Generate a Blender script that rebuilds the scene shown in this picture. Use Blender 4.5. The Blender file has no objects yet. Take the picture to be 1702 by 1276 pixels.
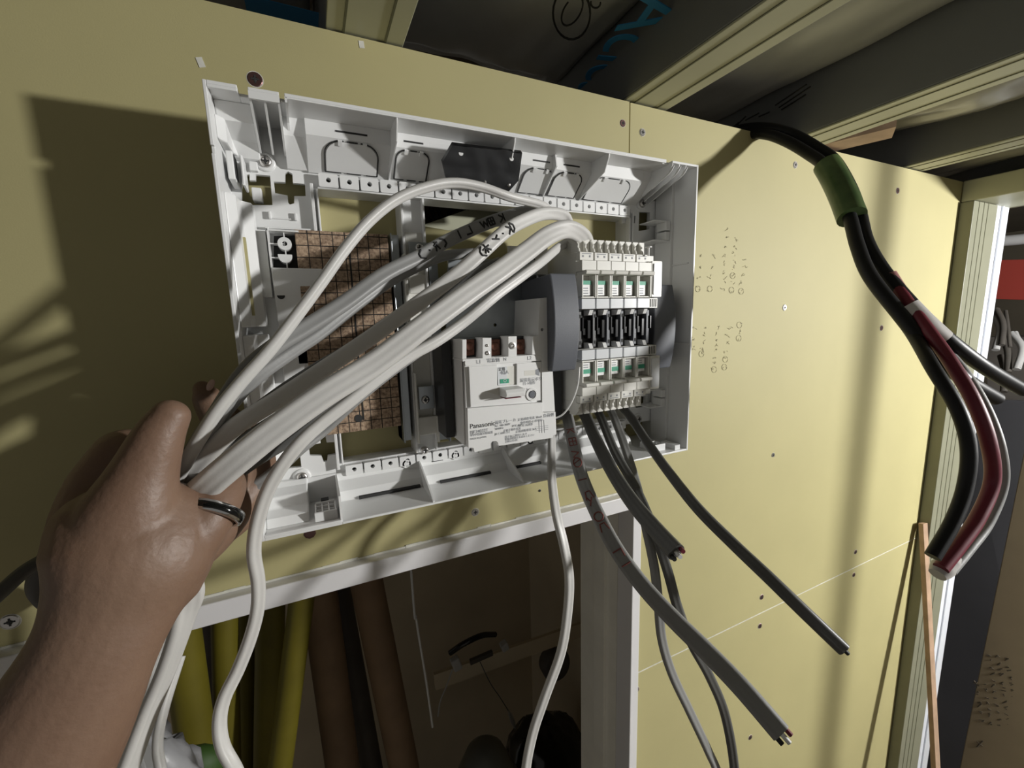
import bpy, bmesh, math, random
from mathutils import Vector, Matrix, geometry, noise
random.seed(7)
S = bpy.context.scene
COL = S.collection
# ---------------------------------------------------------------- camera, light, exposure
F_PX, CX, CY = 702.7, 851.0, 638.0
MR = ((0.90337401, 0.0279939, -0.42793895), (-0.09170904, 0.98739404, -0.12900568), (0.418933, 0.15578625, 0.8945534))
CAM = Vector((0, -.435, 2.24))
cd = bpy.data.cameras.new('camera'); cam = bpy.data.objects.new('camera', cd); COL.objects.link(cam)
r_, u_, f_ = [Vector((m[0], m[2], -m[1])) for m in MR]
u_ = -u_
cam.matrix_world = Matrix(((r_.x, u_.x, -f_.x, CAM.x), (r_.y, u_.y, -f_.y, CAM.y), (r_.z, u_.z, -f_.z, CAM.z), (0, 0, 0, 1)))
cd.sensor_width = 36; cd.lens = F_PX / 1702 * 36; cd.clip_start = .01; cd.clip_end = 50
S.camera = cam
w = bpy.data.worlds.new('world'); S.world = w; w.use_nodes = True
w.node_tree.nodes['Background'].inputs[0].default_value = (1, .96, .89, 1)
w.node_tree.nodes['Background'].inputs[1].default_value = .08
ld = bpy.data.lights.new('work_lamp', 'POINT'); ld.energy = 58; ld.shadow_soft_size = .045; ld.color = (1, .99, .965)
lo = bpy.data.objects.new('work_lamp', ld); COL.objects.link(lo); lo.location = (1.64, -1.19, 2.335)
S.view_settings.view_transform = 'Standard'; S.view_settings.look = 'None'
S.view_settings.exposure = 1.15; S.view_settings.gamma = 1; S.view_settings.use_curve_mapping = False

# ---------------------------------------------------------------- helpers
def ray(px, py):
    c = ((px - CX) / F_PX, (py - CY) / F_PX, 1.0)
    return [sum(MR[i][j] * c[i] for i in range(3)) for j in range(3)]     # x, down, into
def W(px, py, out):                       # point of the photo lying `out` metres in front of the board face
    a = ray(px, py); k = (.435 - out) / a[2]
    return Vector((a[0] * k, -out, 2.24 - a[1] * k))
def WX(px, py, x):
    a = ray(px, py); k = x / a[0]; return Vector((x, CAM.y + a[2] * k, 2.24 - a[1] * k))
def WZ(px, py, z):
    a = ray(px, py); k = (2.24 - z) / a[1]; return Vector((a[0] * k, CAM.y + a[2] * k, z))
def WD(px, py, d):                        # at distance d along the view axis
    a = ray(px, py); return Vector((a[0] * d, CAM.y + a[2] * d, 2.24 - a[1] * d))
def xz(px, py, out):
    p = W(px, py, out); return (p.x, p.z)

def mat(name, col, rough=.5, metal=0, var=0, scale=40, bump=0, bscale=200, spec=.5, alpha=1, sss=0, trans=0, col2=None, coat=0):
    m = bpy.data.materials.new(name); m.use_nodes = True; nt = m.node_tree; N = nt.nodes; L = nt.links
    b = N['Principled BSDF']; b.inputs['Roughness'].default_value = rough; b.inputs['Metallic'].default_value = metal
    b.inputs['Specular IOR Level'].default_value = spec; b.inputs['Alpha'].default_value = alpha
    b.inputs['Coat Weight'].default_value = coat
    if trans: b.inputs['Transmission Weight'].default_value = trans
    if sss:
        b.inputs['Subsurface Weight'].default_value = sss; b.inputs['Subsurface Radius'].default_value = (.01, .004, .002)
        b.inputs['Subsurface Scale'].default_value = 1
    c = (*col, 1)
    b.inputs['Base Color'].default_value = c
    tc = N.new('ShaderNodeTexCoord')
    if var:
        n = N.new('ShaderNodeTexNoise'); n.inputs['Scale'].default_value = scale; n.inputs['Detail'].default_value = 6
        L.new(tc.outputs['Object'], n.inputs['Vector'])
        r = N.new('ShaderNodeValToRGB'); r.color_ramp.elements[0].position = .3; r.color_ramp.elements[1].position = .7
        k2 = col2 or tuple(v * (1 - var) for v in col)
        r.color_ramp.elements[0].color = (*k2, 1); r.color_ramp.elements[1].color = c
        L.new(n.outputs['Fac'], r.inputs['Fac']); L.new(r.outputs['Color'], b.inputs['Base Color'])
    if bump:
        n = N.new('ShaderNodeTexNoise'); n.inputs['Scale'].default_value = bscale; n.inputs['Detail'].default_value = 4
        L.new(tc.outputs['Object'], n.inputs['Vector'])
        bp = N.new('ShaderNodeBump'); bp.inputs['Strength'].default_value = bump; bp.inputs['Distance'].default_value = .001
        L.new(n.outputs['Fac'], bp.inputs['Height']); L.new(bp.outputs['Normal'], b.inputs['Normal'])
    return m
M = dict(
    board=mat('gypsum_paper', (.455, .41, .205), .62, var=.07, scale=7, bump=.05, bscale=900),
    edge=mat('gypsum_core', (.70, .69, .62), .9, var=.2, scale=120),
    white=mat('white_abs', (.80, .805, .80), .34, spec=.5),
    ivory=mat('ivory_plastic', (.70, .69, .64), .42),
    breaker=mat('breaker_white', (.80, .80, .79), .4),
    clear=mat('frosted_clear', (.74, .76, .78), .2, coat=.5),
    line=mat('dark_gap', (.03, .03, .03), .8),
    black=mat('black_plastic', (.02, .02, .021), .35),
    blackg=mat('black_gloss', (.012, .012, .013), .18),
    grey=mat('charcoal_plastic', (.105, .112, .13), .5, bump=.1, bscale=1500),
    steel=mat('galvanised_steel', (.42, .45, .47), .36, 1, var=.15, scale=60),
    screw=mat('zinc_screw', (.62, .60, .58), .3, 1),
    bronze=mat('bronze_screw', (.16, .09, .085), .4, .8),
    copper=mat('copper_terminal', (.23, .10, .07), .4, .7, var=.4, scale=300),
    pvc=mat('grey_pvc', (.27, .27, .265), .45, var=.06, scale=25, bump=.08, bscale=500),
    pvcw=mat('pale_pvc', (.60, .59, .57), .42, var=.05, scale=25, bump=.08, bscale=500),
    pvc_dark_shade=mat('dark_shade_pvc', (.11, .11, .105), .45, var=.1, scale=25, bump=.08, bscale=500),  # darker copy of the grey sheath: shade on the flat cables set into colour
    ink=mat('black_ink', (.012, .012, .012), .6),
    red_ink=mat('red_ink', (.22, .06, .05), .7),
    pencil=mat('pencil', (.30, .27, .17), .8),
    print_=mat('grey_print', (.28, .29, .31), .7),
    green=mat('green_mark', (.03, .32, .19), .5),
    red=mat('red_pvc', (.15, .010, .026), .45),
    cable=mat('black_rubber', (.008, .008, .009), .45, spec=.28, bump=.05),
    tapeg=mat('green_tape', (.085, .13, .045), .35, var=.35, scale=40, col2=(.035, .07, .022)),
    tapew=mat('grey_tape', (.52, .50, .48), .45),
    trim=mat('white_vinyl', (.74, .73, .74), .4, var=.04, scale=10),
    jamb=mat('jamb_inner', (.84, .82, .74), .5, var=.10, scale=20),
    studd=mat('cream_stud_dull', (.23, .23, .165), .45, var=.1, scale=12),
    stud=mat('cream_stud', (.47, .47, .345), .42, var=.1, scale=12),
    groove=mat('groove_dark', (.12, .12, .07), .7),
    channel=mat('white_channel', (.80, .83, .9), .25, coat=.3),
    film=mat('grey_film', (.50, .51, .49), .3, var=.35, scale=5, bump=.6, bscale=14),
    filmp=mat('pale_film', (.32, .31, .28), .25, var=.4, scale=9, bump=.9, bscale=20),
    blue=mat('blue_print', (.03, .22, .45), .6),
    wood=mat('raw_wood', (.46, .31, .21), .6, var=.35, scale=30),
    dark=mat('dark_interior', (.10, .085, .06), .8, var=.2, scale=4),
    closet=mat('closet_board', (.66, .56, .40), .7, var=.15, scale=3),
    foam=mat('yellow_foam', (.15, .125, .006), .6, var=.25, scale=10),
    greenf=mat('green_foam', (.04, .09, .015), .6),
    tube=mat('brown_cardboard', (.22, .14, .08), .7, var=.25, scale=12),
    grtube=mat('dark_grey_tube', (.10, .09, .08), .6, var=.3, scale=10),
    box=mat('carton', (.40, .32, .21), .75, var=.12, scale=9),
    slab=mat('grey_slab', (.075, .075, .085), .55, var=.25, scale=4),
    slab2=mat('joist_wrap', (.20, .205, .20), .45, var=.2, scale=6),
    redp=mat('red_panel', (.26, .035, .025), .5),
    floor=mat('plywood_floor', (.25, .2, .14), .7, var=.3, scale=8),
    skin=mat('skin', (.225, .142, .096), .5, var=.14, scale=22, bump=.35, bscale=260, sss=.08, col2=(.18, .106, .07)),
    nail=mat('nail', (.60, .42, .36), .25),
    ringk=mat('ring_black', (.01, .01, .01), .12, .3), rings=mat('ring_silver', (.65, .65, .66), .15, 1),
    bag=mat('clear_bag', (.82, .84, .85), .12, alpha=.04, spec=.5, bump=1, bscale=60),
    sheet=mat('grey_sheet', (.16, .165, .15), .35, bump=.6, bscale=12),
    paleb=mat('pale_bits', (.5, .5, .5), .5),
)
def pboard():
    m = mat('particle_board', (.52, .38, .26), .8, var=.55, scale=420, bump=.5, bscale=600, col2=(.16, .10, .065)); nt = m.node_tree; N = nt.nodes; L = nt.links
    b = N['Principled BSDF']; src = b.inputs['Base Color'].links[0].from_socket
    tc = N.new('ShaderNodeTexCoord'); sp = N.new('ShaderNodeSeparateXYZ'); L.new(tc.outputs['Object'], sp.inputs[0])
    outs = []
    for ax, off in (('X', .0045), ('Z', .004)):
        a = N.new('ShaderNodeMath'); a.operation = 'ADD'; a.inputs[1].default_value = off + 1; L.new(sp.outputs[ax], a.inputs[0])
        d = N.new('ShaderNodeMath'); d.operation = 'MODULO'; d.inputs[1].default_value = .0097; L.new(a.outputs[0], d.inputs[0])
        c = N.new('ShaderNodeMath'); c.operation = 'LESS_THAN'; c.inputs[1].default_value = .0008; L.new(d.outputs[0], c.inputs[0]); outs.append(c)
    mx = N.new('ShaderNodeMath'); mx.operation = 'MAXIMUM'; L.new(outs[0].outputs[0], mx.inputs[0]); L.new(outs[1].outputs[0], mx.inputs[1])
    mix = N.new('ShaderNodeMixRGB'); L.new(mx.outputs[0], mix.inputs[0]); L.new(src, mix.inputs[1]); mix.inputs[2].default_value = (.015, .012, .01, 1)
    L.new(mix.outputs[0], b.inputs['Base Color']); return m
M['pb'] = pboard()

def tag(o, label=None, cat=None, group=None, kind=None):
    if label: o['label'] = label
    if cat: o['category'] = cat
    if group: o['group'] = group
    if kind: o['kind'] = kind
    return o
def thing(name, label, cat, loc=(0, 0, 0), group=None):
    o = bpy.data.objects.new(name, None); COL.objects.link(o); o.location = loc; o.empty_display_size = .01
    return tag(o, label, cat, group)
class MB:
    def __init__(s): s.v = []; s.f = []; s.sm = []
    def add(s, vs, fs, sm=False):
        n = len(s.v); s.v += [Vector(v) for v in vs]; s.f += [[i + n for i in f] for f in fs]; s.sm += [sm] * len(fs); return s
    def box(s, x0, x1, o0, o1, z0, z1):     # o: out of the board face (towards the viewer)
        x0, x1 = sorted((x0, x1)); z0, z1 = sorted((z0, z1)); y0, y1 = -max(o0, o1), -min(o0, o1)
        vs = [(x, y, z) for x in (x0, x1) for y in (y0, y1) for z in (z0, z1)]
        return s.add(vs, [(0, 1, 3, 2), (4, 6, 7, 5), (0, 4, 5, 1), (2, 3, 7, 6), (0, 2, 6, 4), (1, 5, 7, 3)])
    def obox(s, c, ax, ay, az):             # oriented box, half-axis vectors
        c = Vector(c); vs = [c + i * Vector(ax) + j * Vector(ay) + k * Vector(az) for i in (-1, 1) for j in (-1, 1) for k in (-1, 1)]
        return s.add(vs, [(0, 1, 3, 2), (4, 6, 7, 5), (0, 4, 5, 1), (2, 3, 7, 6), (0, 2, 6, 4), (1, 5, 7, 3)])
    def plate(s, outer, o0, o1, holes=()):  # polygon in x,z extruded between o0 and o1
        loops = [[Vector((x, 0, z)) for x, z in outer]] + [[Vector((x, 0, z)) for x, z in h] for h in holes]
        tri = geometry.tessellate_polygon(loops)
        flat = [p for l in loops for p in l]; n = len(flat)
        vs = [(p.x, -o1, p.z) for p in flat] + [(p.x, -o0, p.z) for p in flat]
        fs = [tuple(t) for t in tri] + [tuple(i + n for i in reversed(t)) for t in tri]
        k = 0
        for l in loops:
            m = len(l)
            for i in range(m): a, b = k + i, k + (i + 1) % m; fs.append((a, b, b + n, a + n))
            k += m
        return s.add(vs, fs)
    def xprism(s, prof, x0, x1):            # polygon in (out,z) extruded along x
        n = len(prof); vs = [(x0, -o, z) for o, z in prof] + [(x1, -o, z) for o, z in prof]
        tri = geometry.tessellate_polygon([[Vector((o, 0, z)) for o, z in prof]])
        fs = [tuple(t) for t in tri] + [tuple(i + n for i in reversed(t)) for t in tri]
        fs += [(i, (i + 1) % n, (i + 1) % n + n, i + n) for i in range(n)]
        return s.add(vs, fs)
    def tube(s, pts, r, n=12, cap=True, sm=True):
        pts = [Vector(p) for p in pts]; R = r if isinstance(r, (list, tuple)) else [r] * len(pts)
        up = None; rings = []
        for i, p in enumerate(pts):
            t = (pts[min(i + 1, len(pts) - 1)] - pts[max(i - 1, 0)]).normalized()
            if up is None: up = t.orthogonal().normalized()
            up = (up - t * up.dot(t)).normalized(); b = t.cross(up)
            rings += [p + (up * math.cos(2 * math.pi * k / n) + b * math.sin(2 * math.pi * k / n)) * R[i] for k in range(n)]
        fs = [(i * n + k, i * n + (k + 1) % n, (i + 1) * n + (k + 1) % n, (i + 1) * n + k) for i in range(len(pts) - 1) for k in range(n)]
        s.add(rings, fs, sm)
        if cap: s.add(rings[:n], [tuple(range(n - 1, -1, -1))]); s.add(rings[-n:], [tuple(range(n))])
        return s
    def disc(s, c, nrm, prof, n=20, sm=False):      # lathe: prof of (radius, height along nrm)
        c = Vector(c); nrm = Vector(nrm).normalized(); u = nrm.orthogonal().normalized(); v = nrm.cross(u); vs = []
        for r, h in prof: vs += [c + nrm * h + (u * math.cos(2 * math.pi * k / n) + v * math.sin(2 * math.pi * k / n)) * r for k in range(n)]
        fs = [(i * n + k, i * n + (k + 1) % n, (i + 1) * n + (k + 1) % n, (i + 1) * n + k) for i in range(len(prof) - 1) for k in range(n)]
        fs += [tuple(range(n - 1, -1, -1)), tuple((len(prof) - 1) * n + k for k in range(n))]
        return s.add(vs, fs, sm)
    def ball(s, c, rx, ry=None, rz=None, n=14, m=9):
        ry = ry or rx; rz = rz or rx; c = Vector(c); vs = []
        for i in range(m + 1):
            a = math.pi * i / m
            for k in range(n):
                b = 2 * math.pi * k / n; vs.append(c + Vector((rx * math.sin(a) * math.cos(b), ry * math.sin(a) * math.sin(b), rz * math.cos(a))))
        fs = [(i * n + k, i * n + (k + 1) % n, (i + 1) * n + (k + 1) % n, (i + 1) * n + k) for i in range(m) for k in range(n)]
        return s.add(vs, fs, True)
    def build(s, name, m, parent=None, bevel=0, label=None, smooth=False):
        me = bpy.data.meshes.new(name); me.from_pydata(s.v, [], s.f)
        bm = bmesh.new(); bm.from_mesh(me)
        sm = s.sm
        for f, k in zip(bm.faces, sm): f.smooth = k or smooth
        bmesh.ops.remove_doubles(bm, verts=bm.verts, dist=1e-6) if smooth else None
        bmesh.ops.recalc_face_normals(bm, faces=bm.faces); bm.to_mesh(me); bm.free()
        me.materials.append(M[m] if isinstance(m, str) else m)
        o = bpy.data.objects.new(name, me); COL.objects.link(o)
        if parent: o.parent = parent; o.matrix_parent_inverse = Matrix.Translation(parent.location).inverted() if parent.type == 'EMPTY' and not parent.parent else Matrix()
        if bevel:
            b = o.modifiers.new('bevel', 'BEVEL'); b.width = bevel; b.segments = 2; b.limit_method = 'ANGLE'; b.angle_limit = math.radians(50)
        if label: o['label'] = label
        return o
def B(*a): return MB().box(*a)
def rrect(x0, x1, z0, z1, r, n=5, corners=(1, 1, 1, 1)):      # BL BR TR TL
    x0, x1 = sorted((x0, x1)); z0, z1 = sorted((z0, z1)); out = []
    for k, (cx, cz, a0) in enumerate(((x0 + r, z0 + r, 180), (x1 - r, z0 + r, 270), (x1 - r, z1 - r, 0), (x0 + r, z1 - r, 90))):
        if corners[k]: out += [(cx + r * math.cos(math.radians(a0 + 90 * i / n)), cz + r * math.sin(math.radians(a0 + 90 * i / n))) for i in range(n + 1)]
        else: out.append(((x0, x1, x1, x0)[k], (z0, z0, z1, z1)[k]))
    return out
def circ(x, z, r, n=16): return [(x + r * math.cos(2 * math.pi * k / n), z + r * math.sin(2 * math.pi * k / n)) for k in range(n)]
def rect(x0, x1, z0, z1): return [(x0, z0), (x1, z0), (x1, z1), (x0, z1)]
def spline(pts, k=8):
    P = [Vector(p) for p in pts]; P = [2 * P[0] - P[1]] + P + [2 * P[-1] - P[-2]]; out = []
    for i in range(1, len(P) - 2):
        for j in range(k):
            t = j / k; a, b, c, d = P[i - 1], P[i], P[i + 1], P[i + 2]
            out.append(.5 * ((2 * b) + (c - a) * t + (2 * a - 5 * b + 4 * c - d) * t * t + (3 * b - a - 3 * c + d) * t ** 3))
    out.append(P[-2]); return out
def text(body, name, size, loc, m, parent, ax=(1, 0, 0), up=(0, 0, 1), align='LEFT', sx=1, extrude=.00004, label=None):
    cu = bpy.data.curves.new(name, 'FONT'); cu.body = body; cu.size = size; cu.align_x = align; cu.extrude = extrude; cu.materials.append(M[m])
    o = bpy.data.objects.new(name, cu); COL.objects.link(o)
    me = bpy.data.meshes.new_from_object(o); bpy.data.objects.remove(o); me.name = name
    if not me.materials: me.materials.append(M[m])
    o = bpy.data.objects.new(name, me); COL.objects.link(o)
    ax = Vector(ax).normalized(); up = Vector(up); up = (up - ax * up.dot(ax)).normalized(); n = ax.cross(up)
    R = Matrix((ax * sx, up, n)).transposed().to_4x4(); o.matrix_world = Matrix.Translation(loc) @ R
    if parent:
        mw = o.matrix_world.copy(); o.parent = parent
        p = parent; loc0 = Vector((0, 0, 0))
        while p: loc0 += p.location if p.type == 'EMPTY' else Vector((0, 0, 0)); p = p.parent
        o.matrix_parent_inverse = Matrix.Translation(loc0).inverted(); o.matrix_basis = mw
    return o

# ---------------------------------------------------------------- the room: back wall of yellow gypsum board with a doorway below the board
def struct(o): o['kind'] = 'structure'; return o
XJ = .370
hole = [xz(*p, 0) for p in ((694, 328), (780, 325), (868, 333), (872, 350), (850, 374), (800, 380), (752, 384), (700, 375))]
HEADZ = 1.998
struct(MB().plate([(-1.4, HEADZ), (XJ - .0009, HEADZ), (XJ - .0009, 2.49), (-1.4, 2.49)], -.0125, 0, [hole]).build('wall_back', 'board'))
struct(MB().plate([(.3918, 1.7035), (1.30, 1.7035), (1.30, 2.4895), (XJ + .0009, 2.4895), (XJ + .0009, HEADZ), (.3918, HEADZ)], -.0125, -.0003).build('wall_back', 'board'))
struct(MB().plate(rect(.3918, 1.30, 0, 1.7025), -.0125, -.0003).build('wall_back', 'board'))
o = B(.3918, 1.239, -.012, .0003, 1.7022, 1.7038).build('wall_back_seam', 'edge'); struct(o); o.name = 'trim_4'
struct(B(-1.4, -1.2, -.0125, 0, 0, HEADZ).build('wall_back', 'board'))
# trims round the doorway
hd = B(-1.2, .375, -.115, .012, 1.977, 1.9975).build('trim_1', 'trim', bevel=.0012); struct(hd)
struct(MB().box(.376, .391, -.02, .012, 0, 1.977).build('trim_2', 'trim', bevel=.0012))
jm = MB().box(.376, .391, -.115, -.0201, 0, 1.977); jm.box(.371, .376, -.07, -.045, 0, 1.977)
struct(jm.build('trim_3', 'jamb'))
struct(B(-1.215, -1.2, -.115, .012, 0, 1.9975).build('trim_5', 'trim'))
st = MB()
for i in range(90):                                                # chipped paper along the head trim
    x = -1.1 + i * .0165; st.box(x, x + .017, 0, .0006 + random.random() * .0008, 1.9976, 1.9995 + random.random() * .0012)
struct(st.build('trim_6', 'edge'))
# framing behind, seen through the hole
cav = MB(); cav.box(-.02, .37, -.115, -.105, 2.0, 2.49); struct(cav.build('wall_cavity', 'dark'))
o = MB().obox(W(800, 362, -.055), (.09, 0, .035), (0, .02, 0), (-.004, 0, .011)).build('cavity_brace', 'stud'); tag(o, 'cream diagonal brace seen through the cut-out behind the black parts bag', 'brace')
# ceiling: joists and film
JX = [(-.30, -.235), (.036, .102), (.364, .430), (.684, .750), (1.012, 1.078), (1.34, 1.405), (1.667, 1.73)]
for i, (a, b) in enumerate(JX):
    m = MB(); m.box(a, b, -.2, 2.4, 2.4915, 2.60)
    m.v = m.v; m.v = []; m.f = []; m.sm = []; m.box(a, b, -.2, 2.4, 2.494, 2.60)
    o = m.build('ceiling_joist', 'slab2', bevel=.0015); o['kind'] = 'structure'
    B(a, b, -.2, 2.4, 2.4915, 2.4938).build('joist_face', 'stud', o, bevel=.0006)
    g = MB(); w_ = b - a
    for k in (.2, .74): g.box(a + w_ * k, a + w_ * (k + .028), -.2, 2.4, 2.4908, 2.4918)
    g.build('joist_groove', 'groove', o)
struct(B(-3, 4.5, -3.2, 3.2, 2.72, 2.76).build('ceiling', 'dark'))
struct(B(-3, 4.5, -3.2, 3.2, -.05, 0).build('floor', 'floor'))
def pillow(name, m, x0, x1, y0, y1, z, sag, seed, label, thick=.09, group=None, nx=26, ny=70, amp=.010):
    vs = []; fs = []
    for j in range(ny + 1):
        for i in range(nx + 1):
            u, v = i / nx, j / ny; x = x0 + (x1 - x0) * u; y = y0 + (y1 - y0) * v
            s = (math.sin(math.pi * u) ** .6) * (math.sin(math.pi * min(1, max(0, v))) ** .25)
            dz = noise.noise(Vector((x * 7 + seed, y * 5, seed))) * amp + abs(noise.noise(Vector((x * 22, y * 9 + seed, 3)))) * amp * .7
            vs.append((x, y, z - sag * s + dz))
    n = len(vs)
    fs = [(j * (nx + 1) + i, j * (nx + 1) + i + 1, (j + 1) * (nx + 1) + i + 1, (j + 1) * (nx + 1) + i) for j in range(ny) for i in range(nx)]
    mb = MB().add(vs, fs, True)
    o = mb.build(name, m); so = o.modifiers.new('solid', 'SOLIDIFY'); so.thickness = thick; so.offset = 1 if o.data.polygons[0].normal.z > 0 else -1
    return tag(o, label, 'insulation', group)
bagL = pillow('insulation_bag', 'film', .107, .360, -1.7, .15, 2.575, .022, 3, 'grey film insulation bag with blue printed letters, left of the middle joist')
pillow('insulation_bag', 'film', .434, .680, -1.7, .15, 2.572, .03, 11, 'grey film insulation bag above the seam between the yellow boards')
pillow('insulation_bag', 'filmp', .754, 1.008, -1.7, .15, 2.562, .045, 23, 'pale wrinkled film insulation bag above the black cable bend', amp=.016)
pillow('insulation_bag', 'filmp', 1.082, 1.336, -1.7, .15, 2.545, .05, 31, 'shiny wrinkled insulation bag over the right wall corner', amp=.022)
pillow('insulation_bag', 'film', 1.409, 1.66, -1.7, .15, 2.56, .05, 47, 'insulation bag furthest right above the next room', amp=.016)
pillow('insulation_bag', 'film', -.23, .031, -1.7, .15, 2.565, .05, 59, 'dark film insulation bag with blue patch at the upper left')
def zc(px, py): return WZ(px, py, 2.5525)
o = MB().obox(zc(475, 8) + Vector((0, 0, -.012)), (.035, 0, 0), (0, .02, 0), (0, 0, .0004)).build('printed_patch', 'blue'); o.parent = bpy.data.objects['insulation_bag.005'] if 'insulation_bag.005' in bpy.data.objects else None
p0, p1 = zc(1086, -20), zc(985, 130)
ax = (p1 - p0).normalized(); upv = Vector((0, 0, -1)).cross(ax)
text('Aclear', 'printed_letters', .088, zc(1064, -28) + Vector((0, 0, -.006)), 'blue', bagL, ax, upv, sx=1.0, extrude=.0006)
c0 = zc(953, 10) + Vector((0, 0, -.004))
mk = MB()
def zring(cpx, cpy, rx, ry, a0, a1, rot=0, n=26):
    pts = []
    for i in range(n + 1):
        t = math.radians(a0 + (a1 - a0) * i / n); x = rx * math.cos(t); y = ry * math.sin(t); c, s = math.cos(rot), math.sin(rot)
        pts.append(zc(cpx + x * c - y * s, cpy + x * s + y * c) + Vector((0, 0, -.0045)))
    return pts
mk.tube(zring(950, 14, 31, 44, -40, 320), .0011, 6); mk.tube(zring(951, 10, 14, 27, -70, 200, .5), .0009, 6)
mk.tube(zring(990, -4, 8, 9, 0, 190), .0009, 6)
mk.build('printed_mark', 'ink', bagL)
bm2 = bpy.data.objects['insulation_bag.001']
mk = MB()
for a, b in (((1205, 212), (1228, 190)), ((1225, 195), (1240, 180)), ((1240, 186), (1262, 174)), ((1262, 180), (1280, 172)), ((1290, 160), (1342, 124)), ((1296, 164), (1348, 128)), ((1300, 168), (1340, 142))):
    mk.tube([zc(*a) + Vector((0, 0, -.012)), zc(*b) + Vector((0, 0, -.012))], .0011, 5)
mk.build('printed_mark', 'ink', bm2)
tag(MB().obox(WZ(1425, 228, 2.50), (.022, .012, 0), (-.015, .04, 0), (0, 0, .006)).build('timber_offcut', 'wood'), 'small brown timber offcut lodged beside a cream joist', 'timber offcut')
# right partition: stud, channel, header; opening into the next room
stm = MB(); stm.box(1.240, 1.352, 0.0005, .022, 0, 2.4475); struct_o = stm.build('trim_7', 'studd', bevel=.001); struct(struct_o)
g = MB()
for x in (1.262, 1.285, 1.305): g.box(x, x + .0022, .0218, .0226, 0, 2.4475)
g.build('stud_groove', 'groove', struct_o)
chn = MB(); chn.box(1.3525, 1.425, .0, .018, 0, 2.452); chn.box(1.383, 1.389, .018, .0215, 0, 2.452); struct(chn.build('trim_8', 'channel', bevel=.0008))
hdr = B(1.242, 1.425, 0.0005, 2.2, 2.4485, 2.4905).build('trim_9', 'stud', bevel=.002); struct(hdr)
MB().disc((1.30, -.06, 2.4525), (0, 0, -1), [(.006, 0), (.006, .001), (.003, .003)]).build('header_screw', 'screw', hdr)
struct(B(1.296, 1.316, .60, .622, 0, 2.4515).build('trim_10', 'stud'))  # unseen stud, placed and thinned for the soft band shadow it throws
struct(B(1.2905, 1.3205, 2.16, 2.2, 0, 2.4515).build('trim_11', 'stud'))
# next room
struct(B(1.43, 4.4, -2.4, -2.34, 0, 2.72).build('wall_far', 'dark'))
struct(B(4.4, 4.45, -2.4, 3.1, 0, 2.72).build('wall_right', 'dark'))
# closet beyond the doorway
struct(B(-1.6, .9, -1.32, -1.30, 0, 2.49).build('wall_closet_back', 'closet'))
struct(B(.88, .9, -1.30, -.13, 0, 2.49).build('wall_closet_right', 'closet'))

# wall screws
def wscrew(px, py, r, m, label, out=0, driven=.0004, group='screws in the yellow boards'):
    p = W(px, py, out); t = thing('drywall_screw', label, 'screw', p, group)
    MB().disc(p, (0, -1, 0), [(r, -.001), (r, driven), (r * .9, driven + .0004), (r * .35, driven + .0004), (r * .3, driven - .001)], 18).build('head', m, t)
    c = MB(); y = driven + .0006
    c.box(p.x - r * .55, p.x + r * .55, -p.y + y - .0008, -p.y + y, p.z - r * .11, p.z + r * .11); c.box(p.x - r * .11, p.x + r * .11, -p.y + y - .0008, -p.y + y + .00003, p.z - r * .55, p.z + r * .55)
    c.build('cross_recess', 'line', t)
    MB().disc(p, (0, -1, 0), [(r * 1.12, -.001), (r * 1.12, .00012)], 18).build('torn_paper', 'edge', t)
wscrew(424, 132, .0056, 'bronze', 'dark red-brown screw head just above the upper left corner of the white box')
wscrew(1035, 205, .004, 'bronze', 'dark screw head just left of the vertical board joint')
wscrew(1068, 220, .0042, 'screw', 'bright cross-head screw just right of the vertical board joint')
wscrew(790, 851, .0044, 'screw', 'bright screw between the white box and the white head trim')
wscrew(17, 1033, .0058, 'screw', 'shiny screw near the left end of the white head trim')
wscrew(1322, 274, .0046, 'screw', 'screw in the board under the arch of the black cable')
wscrew(1492, 317, .0052, 'bronze', 'screw high on the board near the right wall corner')
wscrew(1304, 511, .0046, 'screw', 'screw in the board right of the pencil notes')
wscrew(1465, 545, .0052, 'bronze', 'screw beside the black cable at mid height near the corner')
wscrew(1285, 756, .0036, 'screw', 'small bright screw in the open board right of the white box')
for px, py, l in ((1266, 992, 'dark screw just above the horizontal seam, mid board'), (1263, 1040, 'dark screw just below the horizontal seam, mid board'), (1422, 917, 'dark screw above the seam near the right end'), (1419, 955, 'dark screw below the seam near the right end'),
                  (1056, 1095, 'dark screw above the seam beside the white doorway trim'), (1058, 1146, 'dark screw below the seam beside the white doorway trim'), (1247, 1225, 'lowest dark screw left of the long stripped cable end')):
    wscrew(px, py, .0048, 'bronze', l)
wscrew(897, 815, .0016, 'line', 'pinhole-sized screw head under the white box right of centre')
p = W(515, 886, 0); tag(MB().disc(p, (0, -1, 0), [(.006, -.001), (.0055, .0003), (.004, .0006)], 9).build('plug_hole', 'bronze'), 'ragged brown hole plug under the lower left rim of the white box', 'hole plug')
# pale scuffs
for a, b, l in (((330, 95), (337, 112), 'pale filler scuff on the board left above the white box'), ((600, 68), (602, 80), 'pale filler scuff on the board top edge')):
    A_, B_ = W(*a, .0002), W(*b, .0002); d = (B_ - A_)
    tag(MB().obox((A_ + B_) / 2, d / 2, Vector((d.z, 0, -d.x)).normalized() * .0022, (0, .0002, 0)).build('filler_scuff', 'edge'), l, 'scuff')
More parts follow.
